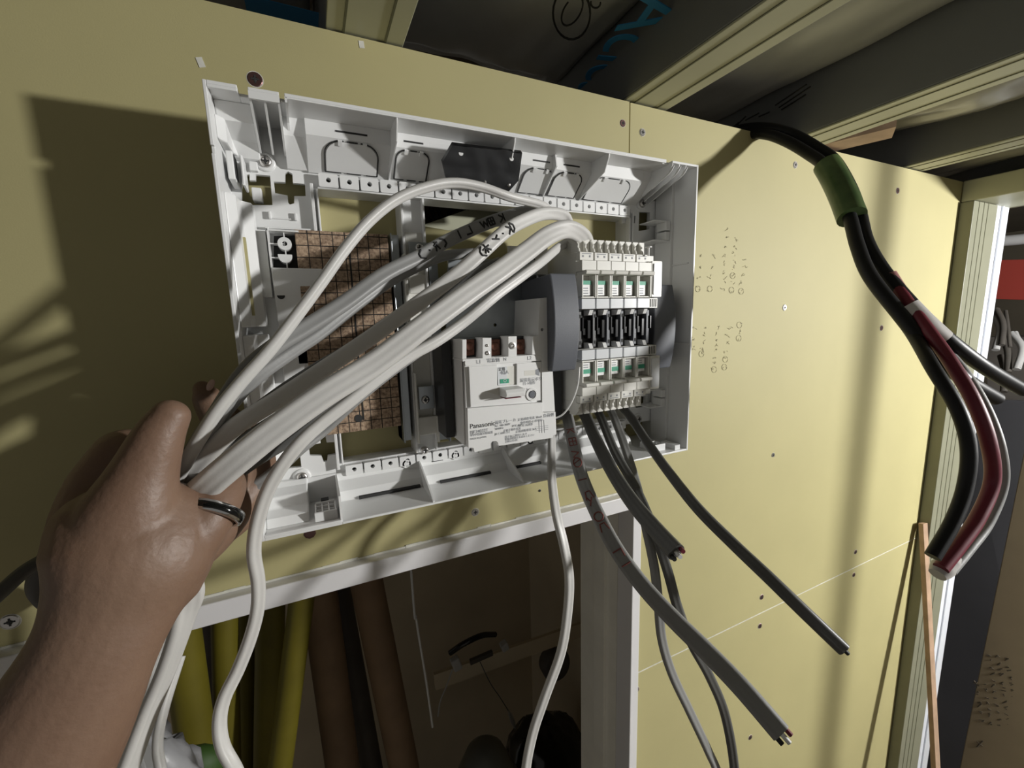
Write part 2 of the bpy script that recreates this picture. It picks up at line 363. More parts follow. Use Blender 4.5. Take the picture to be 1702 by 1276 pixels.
# pencil notes
def strokes(mb, cx, cy, s, seed, ring=False):
    rnd = random.Random(seed); P = lambda a, b: W(cx + a * s, cy + b * s, .0001)
    if ring: mb.tube([P(.9 * math.cos(t * .35), 1.1 * math.sin(t * .35)) for t in range(18)], .00022, 4, False)
    for k in range(3 if not ring else 2):
        a = rnd.uniform(-.5, .5), rnd.uniform(-.6, .6); b = a[0] + rnd.uniform(-.6, .6), a[1] + rnd.uniform(-.7, .7); c = b[0] + rnd.uniform(-.5, .5), b[1] + rnd.uniform(-.4, .4)
        mb.tube([P(*a), P(*b), P(*c)], .00022, 4, False)
sd = 0; pcols = []
for (x0, y0, x1, y1, n, rings) in ((1165, 425, 1160, 480, 4, (3,)), (1186, 424, 1180, 480, 4, (3,)), (1208, 382, 1202, 480, 8, ()), (1223, 398, 1216, 482, 8, (5, 7)), (1238, 430, 1232, 484, 5, (4,)),
                             (1154, 545, 1154, 580, 3, ()), (1171, 545, 1166, 588, 5, (4,)), (1194, 545, 1187, 614, 8, (7,)), (1212, 545, 1204, 610, 6, (4, 5)), (1229, 540, 1228, 562, 3, (0, 2))):
    pn = MB()
    for i in range(n):
        sd += 1; t = i / max(1, n - 1); strokes(pn, x0 + (x1 - x0) * t, y0 + (y1 - y0) * t, 4.6, sd, i in rings)
    ordn = ['first', 'second', 'third', 'fourth', 'fifth'][sum(1 for q_ in pcols if (q_ > 520) == (y0 > 520))]; pcols.append(y0)
    tag(pn.build('pencil_note', 'pencil'), '%s column from the left in the %s block of faint pencil notes' % (ordn, 'upper' if y0 < 520 else 'lower'), 'pencil note', 'pencil notes on the yellow board')

# ---------------------------------------------------------------- white distribution box
X0, X1, Z0, Z1, RIM = -.049, .401, 2.0745, 2.399, .077
E_ = thing('distribution_box', 'white plastic distribution box base fixed to the yellow board', 'distribution box', (.176, 0, 2.0745))
T = .0022
def rimx(px): return W(px, 130 + .173 * (px - 335), RIM).x
n1, n2, n3, n4 = rimx(393), rimx(411), rimx(463), rimx(472)
tw = MB()
tw.box(X0 + T, n1, .0, RIM, Z1 - T, Z1); tw.box(n1, n2, 0, RIM - .012, Z1 - T, Z1); tw.box(n2, n3, 0, RIM, Z1 - T, Z1)
tw.box(n3, n4, 0, RIM - .009, Z1 - T, Z1); r1, r2 = rimx(1108), rimx(1118); tw.box(n4, r1, 0, RIM, Z1 - T, Z1); tw.box(r1, r2, 0, RIM - .006, Z1 - T, Z1); tw.box(r2, X1 - T, 0, RIM, Z1 - T, Z1)
tw.box(X0 + T, n1, RIM - .003, RIM, Z1 - T - .002, Z1 - T); tw.box(n4, r1, RIM - .002, RIM, Z1 - T - .0012, Z1 - T)
tw.build('top_wall', 'white', E_, bevel=.0004)
MB().xprism([(0, Z0), (RIM, Z0), (RIM, Z0 + T), (.05, Z0 + T + .001), (.038, Z0 + .004), (.034, Z0 + .012), (.0235, Z0 + .019), (.0215, Z0 + .0255), (.0, Z0 + .0255)], X0 + .058, X1 - .052).build('bottom_wall', 'white', E_, bevel=.0008)
bw = MB(); bw.box(X0 + T, X0 + .058, 0, RIM, Z0, Z0 + T); B(X1 - .052, X1 - T, 0, RIM, Z0, Z0 + T).build('bottom_wall_end', 'white', E_, bevel=.0004); bw.box(X0 + T, X0 + .058, RIM - .003, RIM, Z0 + T, Z0 + T + .002)
bw.build('bottom_wall_end', 'white', E_, bevel=.0004)
# slots in the bottom wall
sl = MB()
for a, b in (((599, 833), (700, 808)), ((735, 803), (815, 783)), ((862, 780), (900, 768))):
    pa, pb = WZ(*a, Z0 + .006), WZ(*b, Z0 + .006); B(pa.x, pb.x, .0335, .0405, Z0 + .002, Z0 + .0062).build('wall_slot', 'line', E_)
# left wall with steps and slot
lw = MB(); lw.plate([(0, 0)] * 0 or rect(0, 1, 0, 1), 0, 0) if False else None
def yzplate(mb, poly, x0, x1, holes=()):     # polygon in (out,z)
    loops = [[Vector((o, 0, z)) for o, z in poly]] + [[Vector((o, 0, z)) for o, z in h] for h in holes]
    tri = geometry.tessellate_polygon(loops); flat = [p for l in loops for p in l]; n = len(flat)
    vs = [(x0, -p.x, p.z) for p in flat] + [(x1, -p.x, p.z) for p in flat]
    fs = [tuple(t) for t in tri] + [tuple(i + n for i in reversed(t)) for t in tri]; k = 0
    for l in loops:
        m = len(l); fs += [(k + i, k + (i + 1) % m, k + (i + 1) % m + n, k + i + n) for i in range(m)]; k += m
    return mb.add(vs, fs)
slot = [WX(*p, X0 + .001) for p in ((393, 397), (399, 397), (411, 512), (407, 515))]
slot = [(.058, 2.308), (.0625, 2.310), (.067, 2.308), (.067, 2.240), (.0625, 2.237), (.058, 2.240)]
def lwout(px, py): p = WX(px, py, X0 + .001); return (-p.y, p.z)
lw = MB(); yzplate(lw, [(0, Z0), (RIM, Z0), (RIM, Z1 - .045), (RIM - .003, Z1 - .045), (RIM - .003, Z1 - .04), (RIM, Z1 - .04), (RIM, Z1), (0, Z1)], X0, X0 + T)
lw.build('side_wall', 'white', E_, bevel=.0004)
# inner contour of the left wall: a stepped fillet running down the side
lf = MB()
prof = [(X0 + T, .060), (X0 + T + .006, .052), (X0 + T + .0075, .036), (X0 + T + .014, .030), (X0 + T + .015, .02), (X0 + T, .02)]
def zprism(mb, prof, z0, z1):
    n = len(prof); vs = [(x, -o, z0) for x, o in prof] + [(x, -o, z1) for x, o in prof]
    tri = geometry.tessellate_polygon([[Vector((x, 0, o)) for x, o in prof]])
    return mb.add(vs, [tuple(t) for t in tri] + [tuple(i + n for i in reversed(t)) for t in tri] + [(i, (i + 1) % n, (i + 1) % n + n, i + n) for i in range(n)])
zprism(lf, prof, 2.238, 2.335); zprism(lf, prof, Z0 + .045, 2.232); zprism(lf, [(X0 + T, .058), (X0 + T + .005, .05), (X0 + T + .006, .03), (X0 + T + .01, .02), (X0 + T, .02)], 2.3705, Z1 - .012)
lf.build('side_fillet', 'white', E_, bevel=.0012)
B(X0 + T + .0062, X0 + T + .0083, .0405, .0450, 2.247, 2.306).build('side_slot', 'board', E_)
rw = MB(); rw.box(X1 - T, X1, 0, RIM, Z0, Z1); rw.box(X1 - T - .0015, X1 - T, .02, .07, 2.295, 2.2965); rw.box(X1 - T - .0015, X1 - T, .02, .075, 2.203, 2.2045)
rw.box(X1 - T - .004, X1 - T, .02, .046, Z0 + T, Z1 - T)
rw.build('side_wall', 'white', E_, bevel=.0004)
# back frame with cut-outs
cross = lambda cx, cz, a, b, c, d: [(cx - a, cz - b), (cx - c, cz - b), (cx - c, cz - d), (cx + c, cz - d), (cx + c, cz - b), (cx + a, cz - b), (cx + a, cz + b), (cx + c, cz + b), (cx + c, cz + d), (cx - c, cz + d), (cx - c, cz + b), (cx - a, cz + b)]
xL, xM0, xM1, xR = .0165, .0845, .1065, .350
zT, zB = 2.3515, 2.1085
outer = rect(X0 + T, X1 - T, Z0 + .0255, 2.3755)
holes = [rect(xL, xM0, zB, zT), rect(xM1, xR, zB, zT),
         [xz(*p, .018) for p in ((402, 341), (402, 292), (415, 290), (415, 300), (425, 300), (425, 290), (449, 292), (453, 341))],
         [xz(*p, .018) for p in ((457, 321), (455, 302), (474, 303), (474, 288), (479, 285), (486, 289), (487, 304), (507, 306), (508, 326), (489, 326), (489, 338), (482, 340), (479, 337), (478, 325))],
         [xz(*p, .018) for p in ((463, 780), (470, 765), (498, 748), (501, 776))],
         [xz(*p, .018) for p in ((515, 757), (513, 740), (533, 736), (532, 727), (541, 725), (543, 735), (561, 734), (562, 754), (545, 757), (544, 766), (538, 767), (534, 757))],
         [xz(*p, .018) for p in ((1033, 371), (1033, 356), (1043, 357), (1044, 347), (1047, 347), (1048, 358), (1056, 359), (1055, 371), (1047, 371), (1046, 380), (1043, 380), (1042, 371))],
         [xz(*p, .018) for p in ((1061, 384), (1062, 352), (1080, 353), (1079, 381))],
         [xz(*p, .018) for p in ((1056, 678), (1056, 660), (1073, 658), (1072, 675))]]
bf = MB(); bf.plate(outer, .014, .0185, holes)
bf.build('back_frame', 'white', E_, bevel=.0005)
fr = MB()     # raised lips round the openings
for a, b, c, d in ((xL - .006, xL - .0035, zB - .004, zT + .004), (xL - .0015, xL, zB, zT), (xM0, xM0 + .0022, zB, zT), (xM1 - .002, xM1, zB, zT), (xR, xR + .002, zB, zT), (xR + .005, xR + .0065, zB, zT + .006)):
    B(a, b, .0185, .0255, c, d).build('frame_lip', 'white', E_, bevel=.0004)
B(xM0 - .004, xM1 + .004, .0185, .024, 2.293, 2.296).build('frame_lip', 'white', E_, bevel=.0004)
cv = MB()     # cavities between the frame and the wall are closed by side webs
cv.box(xM0, xM0 + .0015, 0, .014, zB, zT); cv.box(xM1 - .0015, xM1, 0, .014, zB, zT); cv.box(xL - .0015, xL, 0, .014, zB, zT); cv.box(xR, xR + .0015, 0, .014, zB, zT); cv.box(xL, xR, 0, .014, zT, zT + .0015); cv.box(xL, xR, 0, .014, zB - .0015, zB)
cv.build('frame_web', 'white', E_)
# hole bars: tiles with a hole each
def tiles(z0, z1, xs, out0, out1, skip=()):
    for i in range(len(xs) - 1):
        if i in skip: continue
        a, b = xs[i] + .0007, xs[i + 1] - .0007; cx, cz = (a + b) / 2, (z0 + z1) / 2 + .0004
        MB().plate(rrect(a, b, z0, z1, .0012, 3), out0, out1, [circ(cx, cz, .0020, 14)]).build('bar_tile', 'white', E_, bevel=.0003)
        MB().disc((cx, -out0 - .0002, cz), (0, -1, 0), [(.0020, 0), (.0020, .0002)], 14).build('tile_hole', 'line', E_)
nT = 20
xs = [xL + .0005 + (xR - xL) * i / nT for i in range(nT + 1)]
tiles(zT + .0015, zT + .0125, xs, .0187, .0265)
B(xL, xR, .0186, .0262, zT - .0002, zT + .0012).build('bar_strip', 'white', E_)
tiles(zB - .0115, zB - .0015, xs, .0187, .0245)
# screws
def cscrew(p, r, m, parent, name='screw'):
    MB().disc(p, (0, -1, 0), [(r, -.001), (r, .0008), (r * .82, .002), (r * .3, .0024), (r * .25, .0012)], 18, True).build(name, m, parent)
    q = MB(); q.box(p.x - r * .6, p.x + r * .6, -p.y + .0012, -p.y + .0026, p.z - r * .12, p.z + r * .12); q.box(p.x - r * .12, p.x + r * .12, -p.y + .0012, -p.y + .00262, p.z - r * .6, p.z + r * .6)
    q.build(name + '_recess', 'line', parent)
for px, py in ((441, 268), (502, 793), (1068, 338), (1061, 696)):
    p = W(px, py, .021); cscrew(p, .0047, 'screw', E_, 'fixing_screw'); MB().disc(p + Vector((0, .003, 0)), (0, -1, 0), [(.0075, -.001), (.0075, .0012), (.0068, .0024), (.0052, .0024)], 20, True).build('screw_boss', 'white', E_)
# slanted upper shelf carrying the knockouts, shelf lip and ribs
zk0, zk1, ok0, ok1 = zT + .0135, Z1 - .0135, .0215, .0465
xk0, xk1 = .0105, .350
MB().xprism([(.0185, zk0), (ok0, zk0), (ok1, zk1), (.0475, Z1 - T), (.0, Z1 - T), (.0, zk0)], xk0, xk1).build('knockout_shelf', 'white', E_, bevel=.0003)
dirs = Vector((0, -(ok1 - ok0), zk1 - zk0)).normalized(); nrm = Vector((1, 0, 0)).cross(dirs)
if nrm.y > 0: nrm = -nrm
def K(x, s, h=0):       # point on the slanted face, s 0..1
    return Vector((x, -(ok0 + (ok1 - ok0) * s), zk0 + (zk1 - zk0) * s)) + nrm * h
for a, b in (((542, 283), (624, 290)), ((655, 297), (705, 303)), ((757, 306), (815, 312)), ((859, 319), (903, 323)), ((908, 323), (950, 328)), ((967, 329), (1029, 336))):
    xa, xb = W(*a, .022).x, W(*b, .022).x; w_ = xb - xa; H = (K(0, 1) - K(0, 0)).length
    out = rrect(xa, xb, .0036, H * .93, min(.012, w_ * .3), 6, (0, 0, 1, 1))
    kn = MB(); c3 = [K(x, z / H, .0011) for x, z in out]; n = len(c3); base = [K(x, z / H, -.001) for x, z in out]
    kn.add(c3 + base, [tuple(range(n))] + [(i, (i + 1) % n, (i + 1) % n + n, i + n) for i in range(n)]); kn.build('knockout', 'white', E_, bevel=.0002)
    ln = MB(); grow = [((x - (xa + xb) / 2) * (1 + .0018 / w_) + (xa + xb) / 2, z + (.0007 if z > H * .5 else -.0006)) for x, z in out]
    P_ = [K(x, z / H, .0007) for x, z in grow]; m = len(P_)
    for i in range(m):
        q0, q1 = P_[i], P_[(i + 1) % m]; L_ = (q1 - q0).length
        if L_ > .008:      # long straight runs are broken by bridges
            seg = [(0, .3), (.4, .68), (.78, 1)] if i == 0 else [(0, 1)] if abs((q1 - q0).x) < .004 else [(.0, .12), (.25, .75), (.88, 1)]
            for s0, s1 in seg: ln.tube([q0.lerp(q1, s0), q0.lerp(q1, s1)], .00055, 4, False)
        else: ln.tube([q0, q1], .0005, 4, False)
    ln.build('knockout_gap', 'line', E_)
    tb = MB(); zt_ = H * .93
    for k in (.27, .74): xx = xa + w_ * k; tb.obox(K(xx, (zt_ - .0005) / H, .0014), (.0016, 0, 0), dirs * .002, nrm * .0009)
    tb.build('knockout_tab', 'white', E_)
    B(xa + w_ * .2, xb - w_ * .2, ok1 - .0008, ok1 + .0009, zk1 + .0045, zk1 + .0058).build('shelf_slot', 'line', E_) if w_ < .05 else None
def rib(xc, t=.0012, full=1.0):
    MB().xprism([(.02, zk0 - .001), (.026, zk0 + .001), (RIM - .008, Z1 - .018), (RIM - .0015, Z1 - .007), (RIM - .0005, Z1 - T), (.02, Z1 - T)], xc - t / 2, xc + t / 2).build('rib', 'white', E_, bevel=.0002)
for px, py in ((660, 190), (857, 224), (1014, 251)): rib(W(px, py, RIM).x)
for px in (913,): MB().xprism([(.02, zk0), (.027, zk0), (.054, zk1), (.052, Z1 - T), (.02, Z1 - T)], W(px, 300, .04).x, W(px, 300, .04).x + .0014).build('rib', 'white', E_)
xb_ = n2
for xx in (n2 + .0006, (n2 + n3) / 2, n3 - .0006): MB().xprism([(.0195, 2.376), (.026, 2.374), (RIM - .0022, Z1 - .0055), (RIM - .0022, Z1 - T), (.0195, Z1 - T)], xx - .0007, xx + .0007).build('corner_rib', 'white', E_)
B(n2, n3, .002, .0184, 2.3755, Z1 - T).build('corner_back', 'white', E_)
B(n2, n3, RIM - .002, RIM, Z1 - .007, Z1 - T).build('corner_bridge', 'white', E_)
MB().xprism([(.0185, 2.366), (.022, 2.366), (.040, 2.385), (.044, Z1 - T), (.0185, Z1 - T)], n3, xk0).build('corner_shelf', 'white', E_)
MB().xprism([(.0185, 2.368), (.023, 2.370), (.030, 2.380), (.05, 2.386), (.056, Z1 - T), (.0185, Z1 - T)], X0 + T, n2).build('corner_shelf', 'white', E_, bevel=.001)
MB().xprism([(.02, 2.372), (.046, 2.392), (RIM, 2.393), (RIM, Z1 - T), (.02, Z1 - T)], n4, n4 + .0015).build('rib', 'white', E_)
# right top corner: three curved rails
for k in range(3):
    xx = rimx(1122 + k * 11); pts = [(xx, -RIM + .001, Z1 - .004), (xx - .001, -RIM + .006, Z1 - .010), (xx - .0015, -.055, Z1 - .016), (xx - .002, -.02, Z1 - .028)]
    MB().tube(spline(pts, 4), .0009, 6).build('corner_rib', 'white', E_)
    MB().xprism([(.0195, Z1 - .028), (.055, Z1 - .016), (RIM - .006, Z1 - .010), (RIM - .001, Z1 - .004), (RIM - .001, Z1 - T), (.0195, Z1 - T)], xx - .0024, xx - .0016).build('corner_rib', 'white', E_)
MB().xprism([(.0185, 2.368), (.026, 2.372), (.042, 2.388), (.046, Z1 - T), (.0185, Z1 - T)], xk1, rimx(1120)).build('corner_shelf', 'white', E_)
# bottom ribs (fins)
for pa, pb in (((696, 783), (722, 841)), ((828, 752), (872, 807))):
    x = W(*pb, RIM).x; MB().xprism([(.0215, Z0 + .0262), (.03, Z0 + .024), (.062, Z0 + .0105), (RIM - .001, Z0 + .0035), (RIM - .001, Z0 + T), (.0215, Z0 + T)], x - .0007, x + .0007).build('fin', 'white', E_)
# lower left pocket
MB().xprism([(.0185, Z0 + .027), (.0185, Z0 + T), (.062, Z0 + T), (.058, Z0 + .009), (.046, Z0 + .012), (.042, Z0 + .021), (.028, Z0 + .0235), (.024, Z0 + .027)], X0 + T, X0 + .034).build('corner_shelf', 'white', E_, bevel=.0012)
xc0 = X0 + .034
MB().box(xc0, X0 + .058, .0185, .0215, Z0 + T, Z0 + .026).box(X0 + .0572, X0 + .0588, .0185, RIM - .001, Z0 + T, Z0 + .0245).build('latch_wall', 'white', E_)
# latch clips
def clip(xa, xb, zb, outb):
    m = MB(); w_ = xb - xa
    for k in range(4): m.box(xa + w_ * k / 3 - .0006, xa + w_ * k / 3 + .0006, outb, outb + .022, zb, zb + .007)
    for k in range(4): m.box(xa, xb, outb + .001 + k * .006, outb + .002 + k * .006, zb + .001, zb + .0085 - k * .001)
    m.box(xa - .001, xb + .001, outb + .021, outb + .0235, zb, zb + .008)
    m.build('latch_clip', 'white', E_, bevel=.0003); B(xa + w_ * .3, xb - w_ * .3, outb - .006, outb, zb + .002, zb + .009).build('latch_slot', 'line', E_)
clip(X0 + .039, X0 + .0545, Z0 + T, .044); clip(X1 - .045, X1 - .028, Z0 + T, .044)
MB().box(X1 - .018, X1 - .010, .052, .074, Z0 + T, Z0 + .008).build('latch_clip', 'white', E_)
# inner hinge blocks on the left wall and right wall
hb = MB(); hb.box(X0 + .0045, X0 + .009, .0185, .046, 2.347, 2.367); hb.box(X0 + .0125, X0 + .0145, .0185, .04, 2.345, 2.367); hb.box(X0 + .017, X0 + .023, .012, .024, 2.361, 2.368); hb.box(X0 + .0165, X0 + .0235, .010, .022, 2.339, 2.349)
hb.build('hinge_block', 'white', E_, bevel=.0008)
B(X0 + .0092, X0 + .0094, .030, .044, 2.349, 2.3655).build('hinge_slot', 'line', E_)
hb = MB(); hb.box(X1 - .030, X1 - .006, .0185, .044, 2.3455, 2.347); hb.box(X1 - .030, X1 - .006, .0185, .044, 2.3235, 2.325); hb.box(X1 - .014, X1 - .007, .03, .046, 2.336, 2.3455); hb.box(X1 - .0135, X1 - .0065, .03, .045, 2.325, 2.3345)
hb.build('hinge_block', 'white', E_, bevel=.001)
hb = MB(); hb.box(X1 - .030, X1 - .006, .0185, .044, 2.1455, 2.147); hb.box(X1 - .030, X1 - .006, .0185, .044, 2.1235, 2.125); hb.box(X1 - .014, X1 - .007, .03, .046, 2.136, 2.1455); hb.box(X1 - .0135, X1 - .0065, .03, .045, 2.125, 2.1345)
hb.build('hinge_block', 'white', E_, bevel=.001)
# left column relief: raised tablet, spiral boss pocket
rl = MB()
rl.box(-.022, -.006, .0185, .0205, 2.326, 2.327); rl.box(-.0225, -.0205, .0185, .022, 2.3255, 2.3315); rl.box(-.0035, -.0015, .0185, .022, 2.3255, 2.3315)
rl.box(-.043, -.026, .0185, .0245, 2.262, 2.316); rl.box(-.0245, -.0235, .0185, .024, 2.19, 2.318); rl.box(-.026, .012, .0185, .0235, 2.3175, 2.319)
rl.build('relief', 'white', E_, bevel=.0007)
pk = [xz(*p, .0195) for p in ((455, 448), (455, 392), (497, 391), (499, 448))]
MB().plate(pk, .0186, .0192).build('boss_pocket', 'line', E_)
pw = MB(); pxs = [p[0] for p in pk]; pzs = [p[1] for p in pk]
pw.box(min(pxs) - .0012, min(pxs), .0186, .034, min(pzs), max(pzs)); pw.box(min(pxs), max(pxs), .0186, .034, min(pzs) - .0012, min(pzs)); pw.box(min(pxs), max(pxs), .0186, .034, max(pzs), max(pzs) + .0012); pw.build('pocket_wall', 'white', E_)
p = W(473, 405, .03); MB().plate(circ(p.x, p.z, .0052, 22), .0192, .031, [circ(p.x, p.z, .0019, 14)]).box(p.x - .0004, p.x + .0004, .0192, .029, p.z - .022, p.z + .009).box(p.x - .012, p.x, .0192, .029, p.z - .0004, p.z + .0004).box(p.x - .012, p.x, .0192, .029, p.z - .0114, p.z - .0106).build('spiral_boss', 'white', E_, bevel=.0003)
q = W(474, 427, .03); MB().plate([(q.x - .0052, q.z + .002), (q.x + .0052, q.z + .002)] + [(q.x + .0052 * math.cos(math.radians(-a)), q.z + .001 + .0058 * math.sin(math.radians(-a))) for a in range(0, 181, 15)], .0192, .031).build('spiral_boss', 'white', E_, bevel=.0003)
MB().xprism([(.0185, 2.19), (.0185, 2.285), (.034, 2.285), (.0275, 2.262), (.0275, 2.19)], min(pxs) - .001, .0135).build('boss_block', 'white', E_, bevel=.0006)
p = W(467, 491, .0277); MB().disc(p, (0, -1, 0), [(.003, 0), (.003, .0002)]).build('block_hole', 'line', E_)
MB().xprism([(.0185, 2.142), (.0185, 2.182), (.0245, 2.182), (.0245, 2.142)], -.02, .008).build('boss_block', 'white', E_, bevel=.0006)
# middle post clips, lower small parts
mp = MB(); mp.box(xM0 + .003, xM1 - .002, .0185, .021, zB + .03, zT - .03); mp.box(xM0 + .002, xM1 + .001, .0185, .028, 2.1265, 2.145); mp.box(xM0 + .001, xM0 + .003, .0185, .033, 2.120, 2.19); mp.box(xM1 - .0008, xM1 + .0014, .0185, .031, 2.118, 2.145)
mp.box(xM0 - .002, xM0 + .001, .0185, .033, 2.225, 2.30); mp.box(xM0 + .004, xM1, .0185, .024, 2.265, 2.283)
mp.build('middle_post', 'ivory', E_, bevel=.0008)
for px, py in ((706, 748), (697, 412), (497, 645), (706, 663)):
    cscrew(W(px, py, .026), .0040, 'screw', E_, 'post_screw')
sm_ = MB()
for px, py in ((678, 768), (717, 753), (735, 757), (675, 773 + 10), (727, 766)): p = W(px, py, .0225); sm_.box(p.x - .006, p.x + .006, .0215, .0228, p.z - .0007, p.z + .0007)
sm_.build('frame_slot', 'line', E_)
for px, py in ((676, 771), (757, 757), (882, 732), (945, 720)):
    p = W(px, py, .0245); MB().plate(circ(p.x, p.z, .0042, 18), .0185, .0245, [circ(p.x, p.z, .0026, 14)]).build('peg', 'white', E_)

# particle board with cutting grid
pb = B(-.0045, .0705, .0195, .030, 2.1400, 2.3165).build('particle_board', 'pb', bevel=.0004)
tag(pb, 'brown particle board with black grid lines in the left opening of the box', 'particle board')
pbc = MB(); pbc.box(.0362, .0376, .0299, .0303, 2.150, 2.300); pbc.build('centre_line', 'ink', pb)
p = W(596, 695, .0303); MB().disc(p, (0, -1, 0), [(.0035, 0), (.0035, .0002)]).build('board_hole', 'line', pb)
mbk = MB(); mbk.box(.0725, .0815, .0, .022, 2.122, 2.318); mbk.box(.0725, .074, .0, .030, 2.122, 2.318)
tag(mbk.build('metal_rail', 'steel', bevel=.0004), 'narrow galvanised rail between the particle board and the middle post', 'metal rail')
mb1 = MB(); mb1.box(-.019, -.002, .0248, .0262, 2.163, 2.182); mb1.box(-.012, -.002, .0262, .0275, 2.205, 2.24); tag(mb1.build('metal_bracket', 'steel', bevel=.0005), 'small galvanised bracket at the left edge of the particle board', 'metal bracket')
mb1 = MB(); mb1.box(.0895, .1045, .0283, .0295, 2.153, 2.176); tag(mb1.build('metal_bracket', 'steel', bevel=.0005), 'small galvanised bracket with screw on the middle post, low', 'metal bracket')
cscrew(W(707, 664, .0295), .004, 'screw', mb1 and bpy.data.objects['metal_bracket.001'], 'bracket_screw')
mb1 = MB(); mb1.box(.0895, .109, .0248, .026, 2.296, 2.312); tag(mb1.build('metal_bracket', 'steel', bevel=.0005), 'small galvanised bracket behind the cables, high on the middle post', 'metal bracket')
# mounting plate behind breakers
mpz = MB(); pts = [xz(*p, .034) for p in ((742, 562), (745, 432), (795, 430), (892, 432), (894, 500), (894, 562))]
mpz.plate(pts, .031, .034, [circ(*xz(755, 525, .034), .0014), circ(*xz(771, 541, .034), .0014), circ(*xz(823, 540, .034), .0016)])
mpz.box(.108, .117, .020, .0235, 2.118, 2.3); mpz.box(.117, .1185, .020, .034, 2.118, 2.2245)
MPL = mpz.build('mounting_plate', 'steel', bevel=.0005); tag(MPL, 'blue-grey galvanised steel plate above the main breaker', 'mounting plate')
bk = MB(); bk.box(.107, .117, .0236, .0237, 2.13, 2.28)
lf = B(*[W(845, 400, .030).x, .236, .0265, .03, 2.275, 2.312]).build('label_card', 'ivory'); lf.parent = MPL
text('30A', 'printed_text', .011, W(868, 441, .0304), 'ink', MPL, sx=-1 if False else 1)
tag(MB().box(.205, .236, .022, .060, 2.262, 2.281).box(.222, .236, .02, .056, 2.13, 2.262).box(.200, .236, .0265, .031, 2.232, 2.276).build('black_base', 'black', bevel=.0008), 'black plastic base between the main breaker and the small breakers', 'plastic base')

# ---------------------------------------------------------------- main breaker
FO = .085
def FP(zx, zy, out=FO): return xz(740 + zx / 5.8, 540 + zy / 5.8, out)
MBk = thing('main_breaker', 'white main breaker marked 40A with three upper terminals', 'circuit breaker', (.16, -.02, 2.12))
def P_(*l, out=FO): return [FP(a, b, out) for a, b in l]
x_l, x_r = FP(165, 0)[0], FP(1050, 0)[0]
xl2 = FP(200, 600)[0]
body = MB(); body.plate(P_((190, 330), (930, 290), (1040, 300), (1055, 1040), (1010, 1085), (500, 1150), (480, 1115), (440, 1118), (425, 1185), (262, 1205), (255, 1170), (215, 1172)), .02, .083)
body.build('housing', 'breaker', MBk, bevel=.0008)
arm = MB(); arm.plate(P_((905, -258), (1010, -268), (1022, -60), (1030, 440), (1052, 830), (930, 835), (925, 285), (832, 285), (835, 110), (890, 100)), .03, .0862, [circ(*FP(930, 45), .0016)]); arm.build('side_arm', 'breaker', MBk, bevel=.0006)
tp = MB()
for a, b, t0, t1 in ((165, 205, 140, 330), (360, 445, 125, 325), (608, 690, 110, 305)): tp.plate(P_((a, t0), (b, t0 - 3), (b, t1 - 4), (a, t1)), .066, .085)
tp.plate(P_((165, 332), (930, 282), (930, 302), (165, 352)), .045, .0855)
tp.plate(P_((165, 140), (172, 140), (215, 1170), (200, 1172)), .02, .08)
tp.build('terminal_divider', 'breaker', MBk, bevel=.0004)
MB().plate(P_((170, 150), (900, 105), (900, 300), (180, 340)), .03, .068).build('terminal_well', 'blackg', MBk)
for a in (215, 460, 700):
    MB().plate(P_((a - 10, 140), (a + 70, 135), (a + 70, 290), (a - 10, 300), out=.072), .067, .0715).build('terminal_plate', 'copper', MBk, bevel=.0008)
    p = FP(a + 18, 208, .072); MB().disc((p[0], -.0715, p[1]), (0, -1, 0), [(.0042, 0), (.0042, .0015), (.003, .003), (.0005, .0035)], 16, True).build('terminal_screw', 'copper', MBk)
for zx, zy, r, m in ((403, 197, .0012, 'screw'), (408, 270, .0019, 'screw'), (648, 198, .0032, 'screw')):
    p = FP(zx, zy); MB().disc((p[0], -.0851, p[1]), (0, -1, 0), [(r, 0), (r, .0006), (r * .6, .0008), (r * .3, .0002)], 14).build('test_screw', m, MBk)
MB().plate(P_((187, 345), (925, 290), (925, 342), (190, 394)), .083, .0858).build('terminal_label', 'breaker', MBk, bevel=.0003)
MB().plate(P_((228, 402), (500, 385), (500, 585), (690, 575), (690, 372), (925, 352), (925, 725), (245, 792)), .083, .0852).build('front_plate', 'breaker', MBk, bevel=.0002)
MB().plate(P_((204, 800), (930, 742), (930, 842), (1052, 832), (1060, 1050), (1028, 1058), (1025, 1082), (505, 1160), (495, 1125), (475, 1112), (448, 1115), (430, 1135), (430, 1180), (272, 1222), (264, 1180), (240, 1176), (214, 1176)), .083, .0874).build('name_plate', 'breaker', MBk, bevel=.0003)
MB().plate(P_((500, 408), (595, 402), (595, 578), (508, 583)), .083, .0853).build('rating_window', 'clear', MBk)
MB().plate(P_((595, 402), (680, 396), (682, 573), (595, 578)), .0825, .0835).build('window_recess', 'ivory', MBk)
MB().plate(P_((527, 522), (612, 516), (612, 558), (527, 564)), .0853, .0856).build('on_mark', 'green', MBk)
hx0, hx1 = FP(520, 640)[0], FP(705, 620)[0]; hz0, hz1 = FP(600, 680)[1], FP(600, 590)[1]
lv = MB(); lv.xprism([(.083, hz0), (.083, hz1), (.098, hz1 - .001), (.1005, hz1 - .004), (.0995, hz0 + .001)], hx0, hx1); lv.build('lever', 'breaker', MBk, bevel=.0008)
lv.v = []; MB().plate(P_((400, 640), (520, 600), (520, 680)), .083, .0855).build('lever_slot', 'ivory', MBk)
B(hx0 + .001, hx1 - .003, .0835, .097, hz0 - .0006, hz0 - .00005).build('lever_underside', 'red', MBk)
MB().plate(P_((760, 440), (868, 432), (868, 482), (760, 490)), .0850, .0853).build('slider', 'ivory', MBk)
